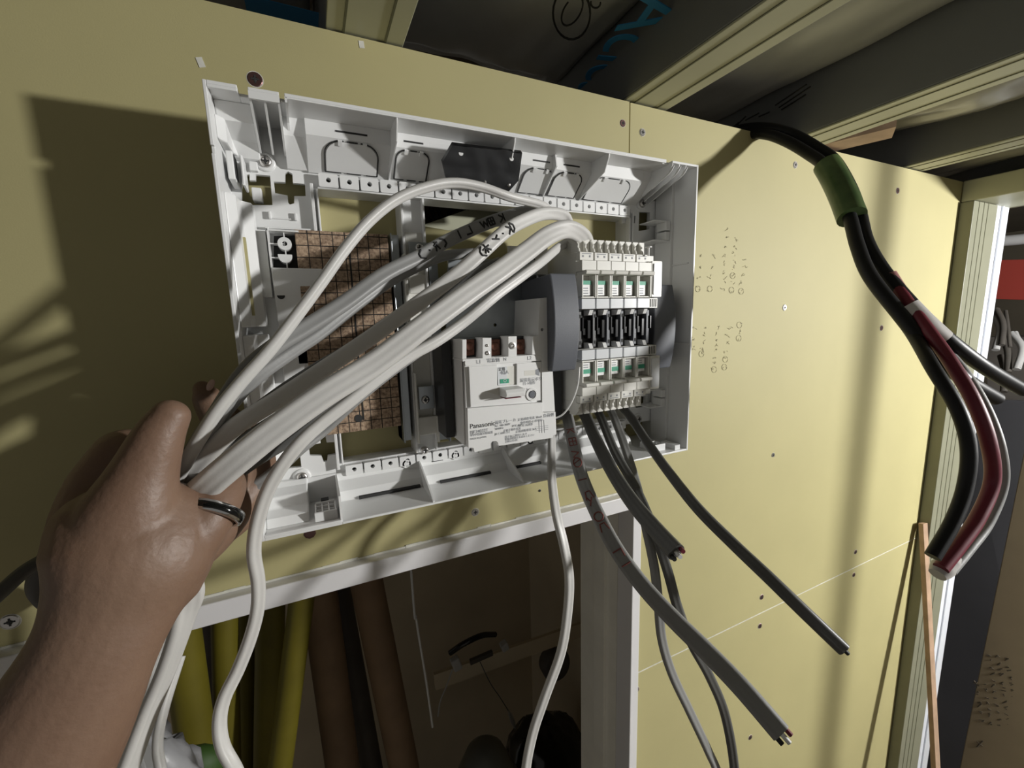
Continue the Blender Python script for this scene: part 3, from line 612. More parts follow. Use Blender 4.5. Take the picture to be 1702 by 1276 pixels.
MB().plate(P_((868, 432), (908, 415), (908, 490), (868, 475)), .0850, .0854).build('slider_tip', 'print_', MBk)
p = FP(833, 668); MB().plate(circ(*p, .0062, 24), .085, .0862, [circ(*p, .0042, 20)]).build('button_ring', 'breaker', MBk, bevel=.0002)
MB().disc((p[0], -.0853, p[1]), (0, -1, 0), [(.0034, 0), (.0034, .0006), (.0028, .001)], 18).build('test_button', 'grey', MBk)
def bt(s, zx, zy, size, m='print_', sx=1, out=.0876):
    q = W(740 + zx / 5.8, 540 + zy / 5.8, out); return text(s, 'printed_text', size, q, m, MBk, (1, 0, 0), sx=sx)
bt('L1', 300, 372, .0048, out=.0860); bt('電源側', 402, 360, .0042, out=.0860); bt('N', 560, 345, .0042, out=.0860); bt('L2', 790, 335, .0048, out=.0860)
bt('定格', 514, 440, .0034, 'ink', out=.0855); bt('40A', 530, 480, .0052, 'print_', out=.0855); bt('○', 560, 552, .0038, 'breaker', out=.0858)
bt('Panasonic', 238, 1000, .0062, 'ink')
bt('BJF34032T', 240, 1050, .0040)
bt('漏電ブレーカ', 478, 955, .0036); bt('定格感度電流 30mA', 700, 925, .0030)
for i, (s, x, y, z) in enumerate((('AC 100-200V', 478, 985, .0028), ('3P2E 40A', 640, 985, .0028), ('動作時間 0.1秒以内', 725, 955, .0028), ('50/60Hz', 478, 1012, .0026), ('定格不動作電流', 560, 1030, .0026), ('OC付 高速形', 700, 985, .0028),
                            ('JIS C 8201-2-2', 478, 1062, .0026), ('定格遮断容量 5kA', 680, 1040, .0028), ('単3中性線欠相保護', 240, 1075, .0026), ('負荷側', 945, 890, .0040), ('端子ねじ締付トルク', 575, 1090, .0026), ('取扱説明書をお読みください', 575, 1112, .0024),
                            ('点検は月1回', 575, 1135, .0024), ('漏電表示ボタン', 720, 550, .0040), ('白→動作', 750, 578, .0034), ('テスト', 720, 640, .0032), ('ボタン', 715, 665, .0030), ('MADE IN JAPAN', 240, 1108, .0022))):
    bt(s, x, y, z, out=.0876 if y > 750 else .0855)
wd = MB()
for k in range(3):
    a, b = FP(905 + k * 24, 915, .088), FP(912 + k * 24, 1040, .088); wd.tube([(a[0], -.0875, a[1]), (b[0], -.0875, b[1])], .0002, 4)
for k in range(3):
    a, b = FP(870, 985 + k * 18, .088), FP(995, 970 + k * 18, .088); wd.tube([(a[0], -.0875, a[1]), (b[0], -.0875, b[1])], .0002, 4)
wd.build('wiring_diagram', 'print_', MBk)
bb = MB(); bb.box(.1065, .1155, .024, .058, 2.129, 2.2235); bb_o = bb.build('base_block', 'black', MBk, bevel=.0006)

# ---------------------------------------------------------------- branch breakers
xa, xb = W(967.5, 440, FO).x, W(1084, 447, FO).x; ZC = 2.2257
cw = (xb - xa) / 5
def branch(col, s):
    x0 = xa + cw * col + .0003; x1 = xa + cw * (col + 1) - .0003
    z = lambda h: ZC + s * h
    t = thing('branch_breaker', '', 'circuit breaker', ((x0 + x1) / 2, -.02, z(.05)), 'small branch breakers in two rows of five')
    m = MB(); m.box(x0, x1, .020, .0735, z(.020), z(.0755)); m.box(x0, x1, .020, .066, z(.0755), z(.0865))
    m.box(x0, x0 + .0014, .0735, .0845, z(.0315), z(.053)); m.box(x1 - .0014, x1, .0735, .0845, z(.0315), z(.053)); m.box(x0, x1, .0735, .0835, z(.0310), z(.0325))
    m.box(x0, x1, .0735, .0845, z(.0565), z(.0668)); m.box(x0 + .0005, x1 - .0005, .0735, .0800, z(.0675), z(.0752))
    m.build('body', 'ivory', t, bevel=.0003)
    sc = MB()
    for k in range(2):
        xs_ = x0 + (x1 - x0) * (k + .02) / 2; sc.xprism([(.066, z(.0755)), (.0795, z(.0755)), (.0785, z(.0785)), (.0768, z(.0800)), (.0775, z(.0825)), (.0735, z(.0870)), (.070, z(.0892)), (.060, z(.0892))], xs_, xs_ + .0016)
        sc.box(xs_ + .0016, xs_ + (x1 - x0) / 2 - .0004, .066, .0728, z(.0755), z(.0885))
    sc.build('terminal_comb', 'ivory', t)
    B(x0 + .0006, x1 - .0006, .0735, .0830, z(.0203), z(.0303)).build('link_cover', 'clear', t, bevel=.0004)
    B(x0 + .0016, x1 - .0040, .0735, .0810, z(.0335), z(.0475)).build('rating_label', 'breaker', t)
    B(x0 + .0016, x1 - .0040, .0810, .0814, z(.0440 if s > 0 else .0400), z(.0478 if s > 0 else .0445)).build('on_mark', 'green', t)
    g_ = MB()
    for k in range(3): g_.box(x0 + .003, x1 - .0075, .0810, .0812, z(.0352 + k * .0024), z(.0361 + k * .0024))
    g_.build('printed_mark', 'print_', t)
    MB().xprism([(.0735, z(.0528)), (.0735, z(.0562)), (.089, z(.0575)), (.0905, z(.0560)), (.0895, z(.0535))], x0 + .0012, x1 - .0004).build('handle', 'ivory', t, bevel=.0003)
    g_ = MB()
    for k in (.25, .72):
        xx = x0 + (x1 - x0) * k; g_.box(xx - .0009, xx + .0009, .0800, .0802, z(.0703), z(.0722))
    g_.box(x0 + .003, x1 - .003, .0800, .0802, z(.0733), z(.0740)); g_.build('terminal_mark', 'print_', t)
    pos = ['leftmost', 'second from left', 'middle', 'fourth from left', 'rightmost'][col]
    t['label'] = '%s small cream branch breaker in the %s row of five' % (pos, 'upper' if s > 0 else 'lower')
for s in (1, -1):
    for c in range(5): branch(c, s)
# busbar block in the middle
bu = thing('busbar_block', 'black busbar block with white clips between the two rows of small breakers', 'busbar', (xa, -.02, ZC))
B(xa - .0002, xb + .0085, .022, .0705, ZC - .0195, ZC + .0195).build('busbar_body', 'black', bu, bevel=.0004)
for c in range(6):
    x0 = xa + cw * c; x1 = x0 + cw
    if c < 5 or True:
        k = MB(); xe = min(x1, xb + .0085)
        k.box(x0 + .0004, x0 + .0042, .0705, .0775, ZC - .018, ZC + .018) if c < 6 else None
        k.build('busbar_tab', 'black' if c < 2 else 'grey', bu, bevel=.0003)
        k = MB(); k.box(x0 + .0044, x0 + .0060, .0705, .0790, ZC - .0015, ZC + .012); k.box(x0 + .0060, x0 + .0090, .0705, .0775, ZC - .0055, ZC + .0012) if c < 5 else None
        k.build('busbar_hook', 'blackg', bu, bevel=.0002)
    if c < 5:
        for s in (1, -1):
            MB().xprism([(.0705, ZC + s * .0135), (.0785, ZC + s * .0142), (.081, ZC + s * .0192), (.0705, ZC + s * .0192)], x0 + cw * .66, x0 + cw * .93).build('white_clip', 'breaker', bu, bevel=.0003)
        B(x0 + cw * .7, x0 + cw * .92, .0705, .0765, ZC - .0095, ZC + .0095).build('busbar_jaw', 'blackg', bu, bevel=.0006)
        hh = MB()
        for s in (1, -1): hh.box(x0 + cw * .10, x0 + cw * .24, .0774, .0777, ZC + s * .0115, ZC + s * .0150)
        hh.build('busbar_hole', 'line', bu)
# end covers
ec = thing('end_cover', 'frosted white end cover closing the right side of the small breakers', 'end cover', (xb, -.02, ZC))
for s in (1, -1):
    z = lambda h: ZC + s * h
    MB().plate(rrect(xb + .0003, xb + .0142, min(z(.0315), z(.0685)), max(z(.0315), z(.0685)), .0012), .022, .0845).build('cover_panel', 'ivory', ec, bevel=.0004)
    MB().plate(rrect(xb + .0022, xb + .0125, min(z(.034), z(.0660)), max(z(.034), z(.066)), .0012), .0845, .0857).build('clear_panel', 'clear', ec, bevel=.0006)
    v = MB(); v.box(xb + .0003, xb + .0118, .022, .0815, z(.0200), z(.0306)); v.build('vent', 'ivory', ec, bevel=.0003)
    v = MB()
    for k in range(4): v.box(xb + .0012 + k * .0026, xb + .0024 + k * .0026, .0815, .0817, z(.0212), z(.0295))
    v.build('vent_slot', 'line', ec)
    MB().box(xb + .0003, xb + .008, .022, .078, z(.0688), z(.0745)).build('cover_step', 'ivory', ec)
p = W(1078, 412, .083); MB().disc(p + Vector((0, 0, 0)), (0, 0, 1), [(.001, -.008), (.001, 0), (.0034, .0003), (.0034, .0012)], 14).build('pin', 'breaker', ec)

def gcover(x0, x1, z0, z1, ob, label):
    zc_ = (z0 + z1) / 2; h = (z1 - z0) / 2; n = 14
    n = 36; pr = [(.05, z0 + .001)] + [(.0925 + .007 * (1 - ((zc_ - (z0 + (z1 - z0) * i / n)) / h) ** 2), z0 + (z1 - z0) * i / n) for i in range(n + 1)] + [(.03, z1 - .004)]
    return tag(MB().xprism([(max(.02, o + ob), z) for o, z in pr], x0, x1).build('grey_cover', 'grey', bevel=.0012), label, 'cover')
gcover(W(922, 540, .1).x, W(964, 540, .1).x, W(940, 615, .09).z, W(940, 455, .09).z, 0, 'charcoal curved cover between the main breaker and the small breakers')
gcover(.3505, .3830, W(1115, 612, .07).z, W(1115, 472, .07).z, -.030, 'charcoal curved cover at the right end of the small breakers')
gw = [W(*p) for p in ((963, 610, .088), (960, 640, .088), (950, 668, .087), (936, 688, .084), (920, 696, .078))]
tag(MB().tube(spline(gw, 6), .00085, 8).build('thin_wire', 'breaker'), 'thin white wire looping from the main breaker to the small breakers', 'wire')

# ---------------------------------------------------------------- black parts bag
bg = thing('parts_bag', 'clear plastic bag of black parts tucked under the top wall of the white box', 'parts bag', W(800, 280, .05))
pl = MB(); q = [W(*p) for p in ((753, 240, .071), (868, 254, .072), (862, 300, .052), (846, 318, .045), (742, 300, .048), (735, 270, .06))]
cc = sum(q, Vector()) / 6; dn = (q[1] - q[0]).cross(q[4] - q[0]).normalized() * .004
pl.add([v for v in q] + [v + dn for v in q], [tuple(range(6)), tuple(range(11, 5, -1))] + [(i, (i + 1) % 6, (i + 1) % 6 + 6, i + 6) for i in range(6)]); pl.build('black_sleeve', mat('sleeve_black', (.006, .006, .007), .25, spec=.2), bg)
for a in ((766, 255, .0665), (850, 264, .0675)): MB().disc(W(*a), (0, -1, 0), [(.002, 0), (.002, .0006)]).build('rivet', 'breaker', bg)
for k, a in enumerate(((790, 262), (760, 298), (771, 300), (806, 305), (810, 312), (820, 316), (846, 307))):  # bright beads standing in for highlights on the sleeve and bag creases
    MB().ball(W(a[0], a[1], .062 - k * .002), .0016, .0014, .0032 if k in (0, 3) else .0018).build('glint_part', 'screw', bg)
vs = []; fs = []; nx, ny = 26, 12
for j in range(ny + 1):
    for i in range(nx + 1):
        u, v = i / nx, j / ny; a = W(712 + 205 * u + 6 * v, 238 + 22 * u, .075).lerp(W(712 + 200 * u, 312 + 22 * u, .050), v)
        vs.append(a + Vector((0, -.003 * noise.noise(Vector((u * 9, v * 5, 1))) * 1.6 - .0015, 0)))
fs = [(j * (nx + 1) + i, j * (nx + 1) + i + 1, (j + 1) * (nx + 1) + i + 1, (j + 1) * (nx + 1) + i) for j in range(ny) for i in range(nx)]
MB().add(vs, fs, True).build('plastic_film', 'bag', bg)
# dark leads seen through the hole in the board
rr = random.Random(3)
for k in range(9):
    x = 700 + k * 8.5 + (k > 5) * 10; pts = [W(x + rr.uniform(-4, 4), 322, -.02), W(x + rr.uniform(-9, 9), 345, -.035), W(x + rr.uniform(-9, 12), 372, -.05), W(x + rr.uniform(-12, 12), 400, -.07)]
    tag(MB().tube(spline(pts, 5), .0016 + rr.random() * .0012, 8).build('hidden_lead', 'cable'), 'black lead hanging in the cut-out behind the upper bar of the white box', 'wire', 'black leads inside the wall cut-out')

# ---------------------------------------------------------------- flat cables
def cable(name, pts, wmm, tmm, m, label, cores=2, grp=None, k=7, th=0, cat='cable', ends=None):
    P = [W(*p[:3]) if not isinstance(p, Vector) else p for p in pts]; TH = [math.radians(p[3]) if not isinstance(p, Vector) and len(p) > 3 else math.radians(th) for p in pts]
    Q = spline(P, k); n = len(Q); fr = []; w2, t2 = wmm / 2000, tmm / 2000
    TT = spline([Vector((a, 0, 0)) for a in TH], k)
    for i, p in enumerate(Q):
        t = (Q[min(i + 1, n - 1)] - Q[max(i - 1, 0)]).normalized(); v = (CAM - p); a = t.cross(v).normalized(); b = a.cross(t).normalized()
        c, s = math.cos(TT[i].x), math.sin(TT[i].x); fr.append((p, t, a * c + b * s, b * c - a * s))
    prof = []; NN = 40
    for j in range(NN):
        ang = 2 * math.pi * j / NN; e = t2 / w2
        ca, sa = math.cos(ang), math.sin(ang)
        x = w2 - t2; px_ = max(-x, min(x, ca * w2 * 1.35)) ; 
        q = 2 * math.pi * j / NN
        # stadium
        if abs(ca) * w2 * 1.0 <= x * 1.0 and x > 0: X = ca * w2; Y = math.copysign(t2, sa)
        else: X = ca * w2; Y = math.copysign(math.sqrt(max(0, t2 * t2 - (abs(X) - x) ** 2)), sa)
        if abs(X) < x and cores > 1: Y *= 1 - .07 * (.5 + .5 * math.cos(2 * math.pi * (X / (2 * w2)) * cores + (math.pi if cores % 2 else 0)))
        prof.append((X, Y))
    vs = [p + a * X + b * Y for p, t, a, b in fr for X, Y in prof]
    fs = [(i * NN + j, i * NN + (j + 1) % NN, (i + 1) * NN + (j + 1) % NN, (i + 1) * NN + j) for i in range(n - 1) for j in range(NN)]
    mb = MB().add(vs, fs, True); mb.add(vs[:NN], [tuple(range(NN - 1, -1, -1))]); mb.add(vs[-NN:], [tuple(range(NN))])
    root = mb.build(name, m); tag(root, label, cat, grp)
    if ends:
        p, t, a, b = fr[-1]
        for i, c in enumerate(ends):
            off = a * ((i - (len(ends) - 1) / 2) * wmm / 1000 * .3)
            MB().tube([p + off - t * .001, p + off + t * (.004 + .002 * (i % 2))], t2 * .5, 10).build('conductor', c, root)
    return root, fr, w2, t2
def mark(cb, sts, m='ink', rad=.00045, name='handwriting', flip=1):   # strokes: (s index 0..1 along, u across -1..1)
    root, fr, w2, t2 = cb; mb = MB(); n = len(fr)
    for st in sts:
        pts = []
        for j in range(len(st) - 1):
            for q in range(4 + (j == len(st) - 2)):
                f = q / 4; s = st[j][0] * (1 - f) + st[j + 1][0] * f; u = st[j][1] * (1 - f) + st[j + 1][1] * f
                i = s * (n - 1); i0 = min(n - 2, int(i)); g = i - i0; p = fr[i0][0].lerp(fr[i0 + 1][0], g); a = fr[i0][2].lerp(fr[i0 + 1][2], g).normalized(); b = fr[i0][3].lerp(fr[i0 + 1][3], g).normalized()
                if b.dot(CAM - p) < 0: b = -b
                pts.append(p + a * u * w2 * .8 + b * (t2 * (1 - .02)))
        mb.tube(pts, rad, 5)
    mb.build(name, m, root)
HG = 'flat cables gathered in the hand'
c1 = cable('flat_cable', [(915, 352, .05), (898, 340, .07), (850, 328, .085), (800, 311, .09), (755, 304, .095), (710, 311, .1), (660, 331, .105), (615, 366, .11), (575, 412, .115), (535, 468, .12), (495, 522, .125), (450, 580, .13), (405, 630, .133), (362, 682, .135), (328, 735, .132), (300, 785, .125), (275, 835, .11)], 8.2, 6.4, 'pvcw', 'pale round-looking cable arching highest over the white box into the hand', th=35)
c2 = cable('flat_cable', [(905, 350, .035), (870, 352, .05), (830, 364, .065), (790, 379, .075), (740, 402, .083), (700, 425, .09), (640, 455, .1), (573, 503, .11), (510, 543, .118), (455, 577, .124), (405, 622, .126), (360, 690, .128), (325, 745, .122), (290, 800, .108)], 11, 6.2, 'pvc', 'grey cable with large black handwriting just under the arching cable', th=-8)
c3 = cable('flat_cable', [(945, 384, .05), (938, 360, .07), (905, 355, .084), (868, 368, .096), (838, 386, .105), (800, 420, .112), (766, 450, .114), (725, 482, .114), (670, 522, .114), (610, 565, .115), (540, 612, .117), (460, 665, .125), (390, 710, .128), (330, 770, .122), (285, 815, .105)], 11.5, 6.2, 'pvcw', 'bright cable with black handwritten signs bending over the steel plate', th=6)
c4 = cable('flat_cable', [(976, 414, .05), (969, 394, .072), (944, 381, .088), (912, 391, .098), (874, 419, .108), (832, 450, .118), (790, 479, .124), (746, 511, .13), (700, 545, .135), (625, 602, .14), (540, 655, .146), (460, 712, .15), (390, 768, .15), (335, 815, .143), (285, 860, .120), (275, 920, .112), (315, 975, .105), (305, 1030, .10, 45), (278, 1110, .095, 58), (245, 1190, .095, 58), (205, 1300, .10, 55), (140, 1480, .10, 50), (90, 1640, .10, 50)], 16.5, 7.5, 'pvcw', 'widest pale ribbed cable running in front of all others into the hand', cores=3)
c5 = cable('flat_cable', [(950, 400, .045), (930, 410, .062), (900, 435, .08), (862, 463, .092), (828, 488, .098), (798, 513, .101), (766, 539, .103), (724, 568, .108), (680, 592, .112), (630, 628, .117), (580, 668, .122), (535, 703, .126), (497, 738, .13), (466, 778, .13), (443, 820, .128), (427, 872, .124), (422, 920, .12), (429, 966, .116), (428, 1012, .113), (416, 1060, .112), (396, 1112, .113), (373, 1160, .117), (365, 1200, .121), (371, 1242, .126), (396, 1290, .13), (430, 1380, .13), (440, 1480, .13), (430, 1600, .12)], 9.2, 6.2, 'pvcw', 'pale cable dropping below the hand in a long S curve past the white box corner', th=25)
c6 = cable('flat_cable', [(830, 436, .03), (800, 448, .05), (770, 476, .068), (735, 506, .08), (690, 545, .09), (645, 588, .096), (600, 635, .1), (550, 680, .106), (490, 722, .112), (420, 765, .115), (350, 815, .118), (290, 850, .105)], 11, 6, 'pvc_dark_shade', 'shade-darkened grey cable lettered in black lying just behind the widest cable', th=0)
c7 = cable('flat_cable', [(790, 420, .04), (740, 425, .06), (700, 440, .075), (650, 466, .086), (598, 502, .097), (535, 552, .107), (485, 585, .114), (423, 630, .122), (375, 682, .122), (342, 735, .122), (290, 790, .108)], 9, 6, 'pvc', 'grey cable tucked directly under the handwritten upper cable', th=12)
c8 = cable('flat_cable', [(820, 400, .035), (790, 430, .055), (755, 460, .068), (700, 496, .08), (640, 538, .09), (580, 580, .1), (520, 616, .108), (460, 656, .116), (400, 704, .116), (345, 765, .118), (285, 815, .1)], 8.5, 6, 'pvc_dark_shade', 'shade-darkened cable crossing the grid board through the middle of the bundle', th=-5)
c9 = cable('flat_cable', [(740, 520, .05), (690, 552, .065), (640, 585, .078), (585, 618, .088), (520, 660, .098), (455, 698, .108), (395, 740, .112), (340, 790, .112), (285, 835, .1)], 8, 6, 'pvc_dark_shade', 'lower shade-darkened cable of the bundle seen over the left column of the box', th=0)
c10 = cable('flat_cable', [(728, 562, .08), (690, 588, .088), (640, 624, .094), (590, 665, .098), (540, 712, .1), (495, 748, .107), (450, 790, .108), (400, 822, .108), (330, 850, .1)], 9, 6, 'pvc', 'grey cable under the widest cable near the lower left cut-outs', th=0)
sA = 5.2 / 13
def at(c, px, py):           # nearest fraction along the cable for a pixel
    root, fr, w2, t2 = c; best = min(range(len(fr)), key=lambda i: (Vector(px2(fr[i][0])) - Vector((px, py))).length); return best / (len(fr) - 1)
def px2(p):
    d = p - CAM; x, dn, it = d.x, -d.z, d.y; c = [m[0] * x + m[1] * dn + m[2] * it for m in MR]; return (CX + F_PX * c[0] / c[2], CY + F_PX * c[1] / c[2])
def glyphs(c, spots, size, m='ink', rad=.0005):
    sts = []; L_ = len(c[1]) - 1
    ln = sum((c[1][i + 1][0] - c[1][i][0]).length for i in range(L_))
    for (px, py, g) in spots:
        s0 = at(c, px, py); k = size / 1000 / ln
        for st in g: sts.append([(s0 + a * k, b) for a, b in st])
    mark(c, sts, m, rad)
G_par = [[(-.2, .9), (.5, .3), (.5, -.4), (-.2, -.9)]]; G_park = [[(.2, .9), (-.5, .3), (-.5, -.4), (.2, -.9)]]
G_ku = [[(-.6, .6), (.5, .2)], [(0, .9), (-.4, -.8)], [(.1, 0), (.6, -.8)]]; G_ne = [[(0, .9), (0, -.8)], [(-.7, .2), (.7, .2)], [(0, .1), (-.6, -.7)], [(0, .1), (.6, -.6)]]
G_L = [[(-.4, .8), (-.4, -.7), (.6, -.6)]]; G_1 = [[(0, .8), (.1, -.8)]]; G_box = [[(-.6, .7), (.6, .7), (.6, -.7), (-.6, -.7), (-.6, .7)], [(-.6, 0), (.6, 0)], [(0, .7), (0, -.7)]]
G_W = [[(-.8, .7), (-.5, -.7), (0, .5), (.4, -.7), (.8, .7)]]; G_dot = [[(0, .1), (.1, -.1)]]; G_K = [[(-.5, .8), (-.5, -.8)], [(.5, .7), (-.4, 0), (.6, -.8)]]; G_C = [[(.5, .7), (-.5, .4), (-.5, -.4), (.5, -.7)]]
G_s = [[(-.5, .5), (.1, .1)], [(-.4, -.3), (.6, .5)]]; G_O = [[(.6 * math.cos(t * .7), .8 * math.sin(t * .7)) for t in range(10)]]
glyphs(c2, ((700, 425, G_par), (712, 418, G_dot), (724, 411, G_ku), (735, 404, G_park), (764, 391, G_1), (776, 385, G_L), (800, 374, G_W), (815, 369, G_box), (832, 364, G_K)), 5.4, rad=.00085)
glyphs(c3, ((801, 420, G_par), (806, 412, G_ne), (819, 398, G_s), (831, 388, G_dot), (840, 380, G_K), (846, 375, G_park)), 5.4, rad=.00085)
glyphs(c6, ((662, 548, G_1), (672, 563, G_C), (690, 545, G_O), (708, 528, G_K)), 6, rad=.0009)
# cables leaving the breakers downwards
b1 = cable('flat_cable', [(917, 715, .02), (917, 745, .045), (917, 790, .08), (924, 850, .11), (937, 905, .125), (946, 960, .13), (943, 1020, .13), (932, 1085, .13), (905, 1160, .13), (884, 1225, .13), (872, 1300, .13), (868, 1420, .13), (880, 1600, .13)], 9.8, 6, 'pvcw', 'pale cable hanging furthest left below the main breaker', th=38)
b2 = cable('flat_cable', [(938, 672, .02), (945, 700, .045), (951, 730, .07), (966, 790, .11), (992, 852, .145), (1024, 912, .175), (1066, 970, .2), (1115, 1024, .225), (1172, 1080, .25), (1232, 1142, .275), (1298, 1218, .298)], 13, 6.2, 'pvc', 'long grey cable with red handwriting ending lowest right in stripped conductors', 3, ends=('red', 'breaker', 'ink'))
b3 = cable('flat_cable', [(962, 672, .02), (975, 695, .045), (988, 725, .075), (1014, 777, .12), (1048, 830, .165), (1086, 876, .205), (1124, 918, .24)], 13, 6.2, 'pvc_dark_shade', 'short wide grey cable ending in red, white and black conductors', 3, ends=('red', 'breaker', 'ink'))
b4 = cable('flat_cable', [(985, 672, .02), (998, 692, .045), (1022, 750, .085), (1060, 818, .12), (1090, 890, .145), (1110, 950, .155), (1126, 1008, .16), (1150, 1070, .165), (1180, 1125, .17), (1206, 1191, .175), (1222, 1290, .18), (1228, 1430, .18), (1220, 1600, .18)], 9.8, 6, 'pvc_dark_shade', 'shade-darkened cable leaving the picture at the bottom right of its pair', th=15)
b5 = cable('flat_cable', [(1008, 672, .02), (1020, 692, .045), (1040, 747, .08), (1058, 805, .11), (1074, 877, .135), (1087, 940, .145), (1094, 998, .15), (1100, 1061, .152), (1117, 1119, .155), (1146, 1181, .16), (1176, 1245, .165), (1198, 1300, .17), (1225, 1420, .17), (1230, 1600, .17)], 9.8, 6, 'pvc', 'grey cable with blue sheen leaving the picture bottom left of its pair', th=30)
b6 = cable('flat_cable', [(1030, 672, .02), (1046, 690, .045), (1076, 735, .085), (1112, 785, .13), (1160, 845, .175), (1220, 905, .21), (1275, 957, .24), (1338, 1018, .265), (1402, 1079, .285)], 10.2, 6.2, 'pvc_dark_shade', 'shade-darkened cable reaching furthest right over the yellow board', ends=('ink',))
glyphs(b2, ((948, 722, G_K), (953, 740, G_box), (960, 757, G_W), (966, 772, G_O), (978, 795, G_1), (988, 818, G_C), (992, 830, G_s), (1002, 856, G_O), (1013, 872, G_C), (1040, 910, G_L), (1052, 925, G_1)), 6.5, 'red_ink', .0006)
# cables beyond the wrist
tag(MB().tube(spline([W(*p) for p in ((-60, 1040, .10), (0, 985, .09), (50, 943, .08), (110, 915, .07), (170, 905, .06), (260, 930, .05))], 8), .0042, 14).build('round_cable', 'pvc_dark_shade'), 'dark grey round cable curving in from the left edge behind the wrist', 'cable')
tag(MB().tube(spline([W(*p) for p in ((150, 1010, .04), (100, 985, .045), (87, 960, .05), (108, 925, .05), (160, 905, .045))], 8), .013, 16).build('conduit_loop', 'grtube'), 'thick dark conduit loop peeking out left of the wrist', 'conduit')
for k, (pts, l) in enumerate(((((290, 1035, .05), (262, 1090, .06), (248, 1140, .07), (232, 1200, .08), (200, 1290, .09), (150, 1450, .10), (120, 1600, .1)), 'pale cable hanging between the wrist and the yellow foam pipes'),
                              (((270, 1060, .03), (235, 1110, .04), (218, 1165, .05), (195, 1220, .06), (150, 1300, .07), (90, 1450, .07), (60, 1600, .07)), 'pale cable hanging closest behind the forearm'),
                              (((300, 1090, .0), (272, 1180, .02), (262, 1240, .03), (270, 1300, .04), (280, 1450, .04), (270, 1600, .04)), 'pale cable ending in the lower left clutter'))):
    cable('flat_cable', pts, 8.5, 6, 'pvcw', l, th=20 * k)

# ---------------------------------------------------------------- thick feeder cables on the right
def feeder(name, pts, r, m, label, cat='cable'):
    return tag(MB().tube(spline([W(*p) for p in pts], 10), r, 16).build(name, m), label, cat)
feeder('feeder_cable', ((1180, 228, -.06), (1235, 214, -.02), (1280, 213, .02), (1320, 224, .048), (1360, 247, .08), (1387, 267, .105), (1411, 307, .13), (1428, 352, .152), (1440, 400, .172), (1466, 447, .192), (1512, 503, .22), (1566, 556, .244), (1632, 607, .26), (1700, 648, .27)), .0066, 'cable', 'thick black cable forming the upper edge of the arched bundle')
feeder('feeder_cable', ((1180, 240, -.06), (1232, 225, -.02), (1272, 223, .02), (1308, 235, .048), (1346, 257, .08), (1370, 276, .105), (1394, 317, .13), (1412, 360, .152), (1425, 408, .172), (1446, 458, .192), (1494, 520, .22), (1542, 576, .244), (1600, 628, .26), (1655, 662, .268)), .0066, 'cable', 'thick black cable forming the lower edge of the arched bundle')
feeder('feeder_cable', ((1235, 224, -.03), (1290, 224, .02), (1332, 242, .055), (1380, 278, .1), (1404, 318, .126), (1422, 364, .148), (1434, 415, .17), (1470, 490, .2), (1516, 553, .232), (1551, 612, .262), (1592, 680, .282), (1610, 745, .29), (1604, 810, .292), (1583, 868, .292), (1550, 925, .29)), .0054, 'cable', 'black core of the loose bundle bending down beside the wood strip')
feeder('feeder_cable', ((1480, 462, .2), (1510, 505, .222), (1547, 555, .246), (1582, 605, .266), (1619, 668, .284), (1643, 735, .294), (1649, 800, .296), (1624, 862, .296), (1592, 908, .294), (1564, 944, .292)), .0054, 'red', 'dark red cable in the looped bundle at the right')
feeder('feeder_cable', ((1523, 530, .215), (1563, 572, .24), (1603, 618, .26), (1640, 680, .278), (1663, 745, .29), (1667, 805, .292), (1643, 868, .292), (1611, 912, .291), (1580, 950, .29)), .0040, 'pvc', 'grey cable on the outer side of the looped bundle at the right')
def sleeve(name, pts, r, m, label):
    return tag(MB().tube(spline([W(*p) for p in pts], 8), r, 18, False).build(name, m), label, 'tape')
sg = MB().tube(spline([W(*p) for p in ((1374, 273, .106), (1388, 297, .119), (1403, 328, .137), (1416, 361, .153))], 8), [.0140] * 25, 18, True)
tag(sg.build('green_tape', 'tapeg'), 'green tape wrapped round the arched black cables', 'tape')
tag(MB().tube(spline([W(*p) for p in ((1504, 511, .22), (1530, 538, .232), (1560, 566, .243))], 8), [.0116] * 17, 18, True).build('white_tape', 'tapew'), 'whitish tape holding black and red cables together near the corner', 'tape')
tag(MB().tube(spline([W(1583, 922, .292), W(1572, 938, .291), W(1558, 955, .29)], 3), [.0062, .0068, .0078, .0072, .0082, .0074, .006], 16).build('end_tape', 'tapew'), 'clear crinkled tape on the cut end of the looped bundle', 'tape')
tag(MB().tube([W(1478, 456, .199), W(1497, 486, .21)], .0062, 14).build('pink_tape', mat('pink_tape', (.35, .15, .14), .5)), 'dull pink tape where the red cable leaves the bundle', 'tape')

# wood strip leaning in the corner
a, b = WX(1532, 868, 1.20), WX(1556, 1290, 1.10)
a, b = W(1534, 869, .012), W(1556, 1290, .11); d = (b - a); e_ = b + d * (b.z / -d.z) if d.z < 0 else b
L2 = e_ - a; ax = L2.normalized(); sx_ = Vector((1, 0, 0)) - ax * ax.x; sx_.normalize(); sy_ = ax.cross(sx_)
tag(MB().obox((a + e_) / 2, L2 / 2, sx_ * .010, sy_ * .0045).build('wood_strip', 'wood', bevel=.0006), 'thin raw wood strip leaning on the wall corner', 'wood strip')

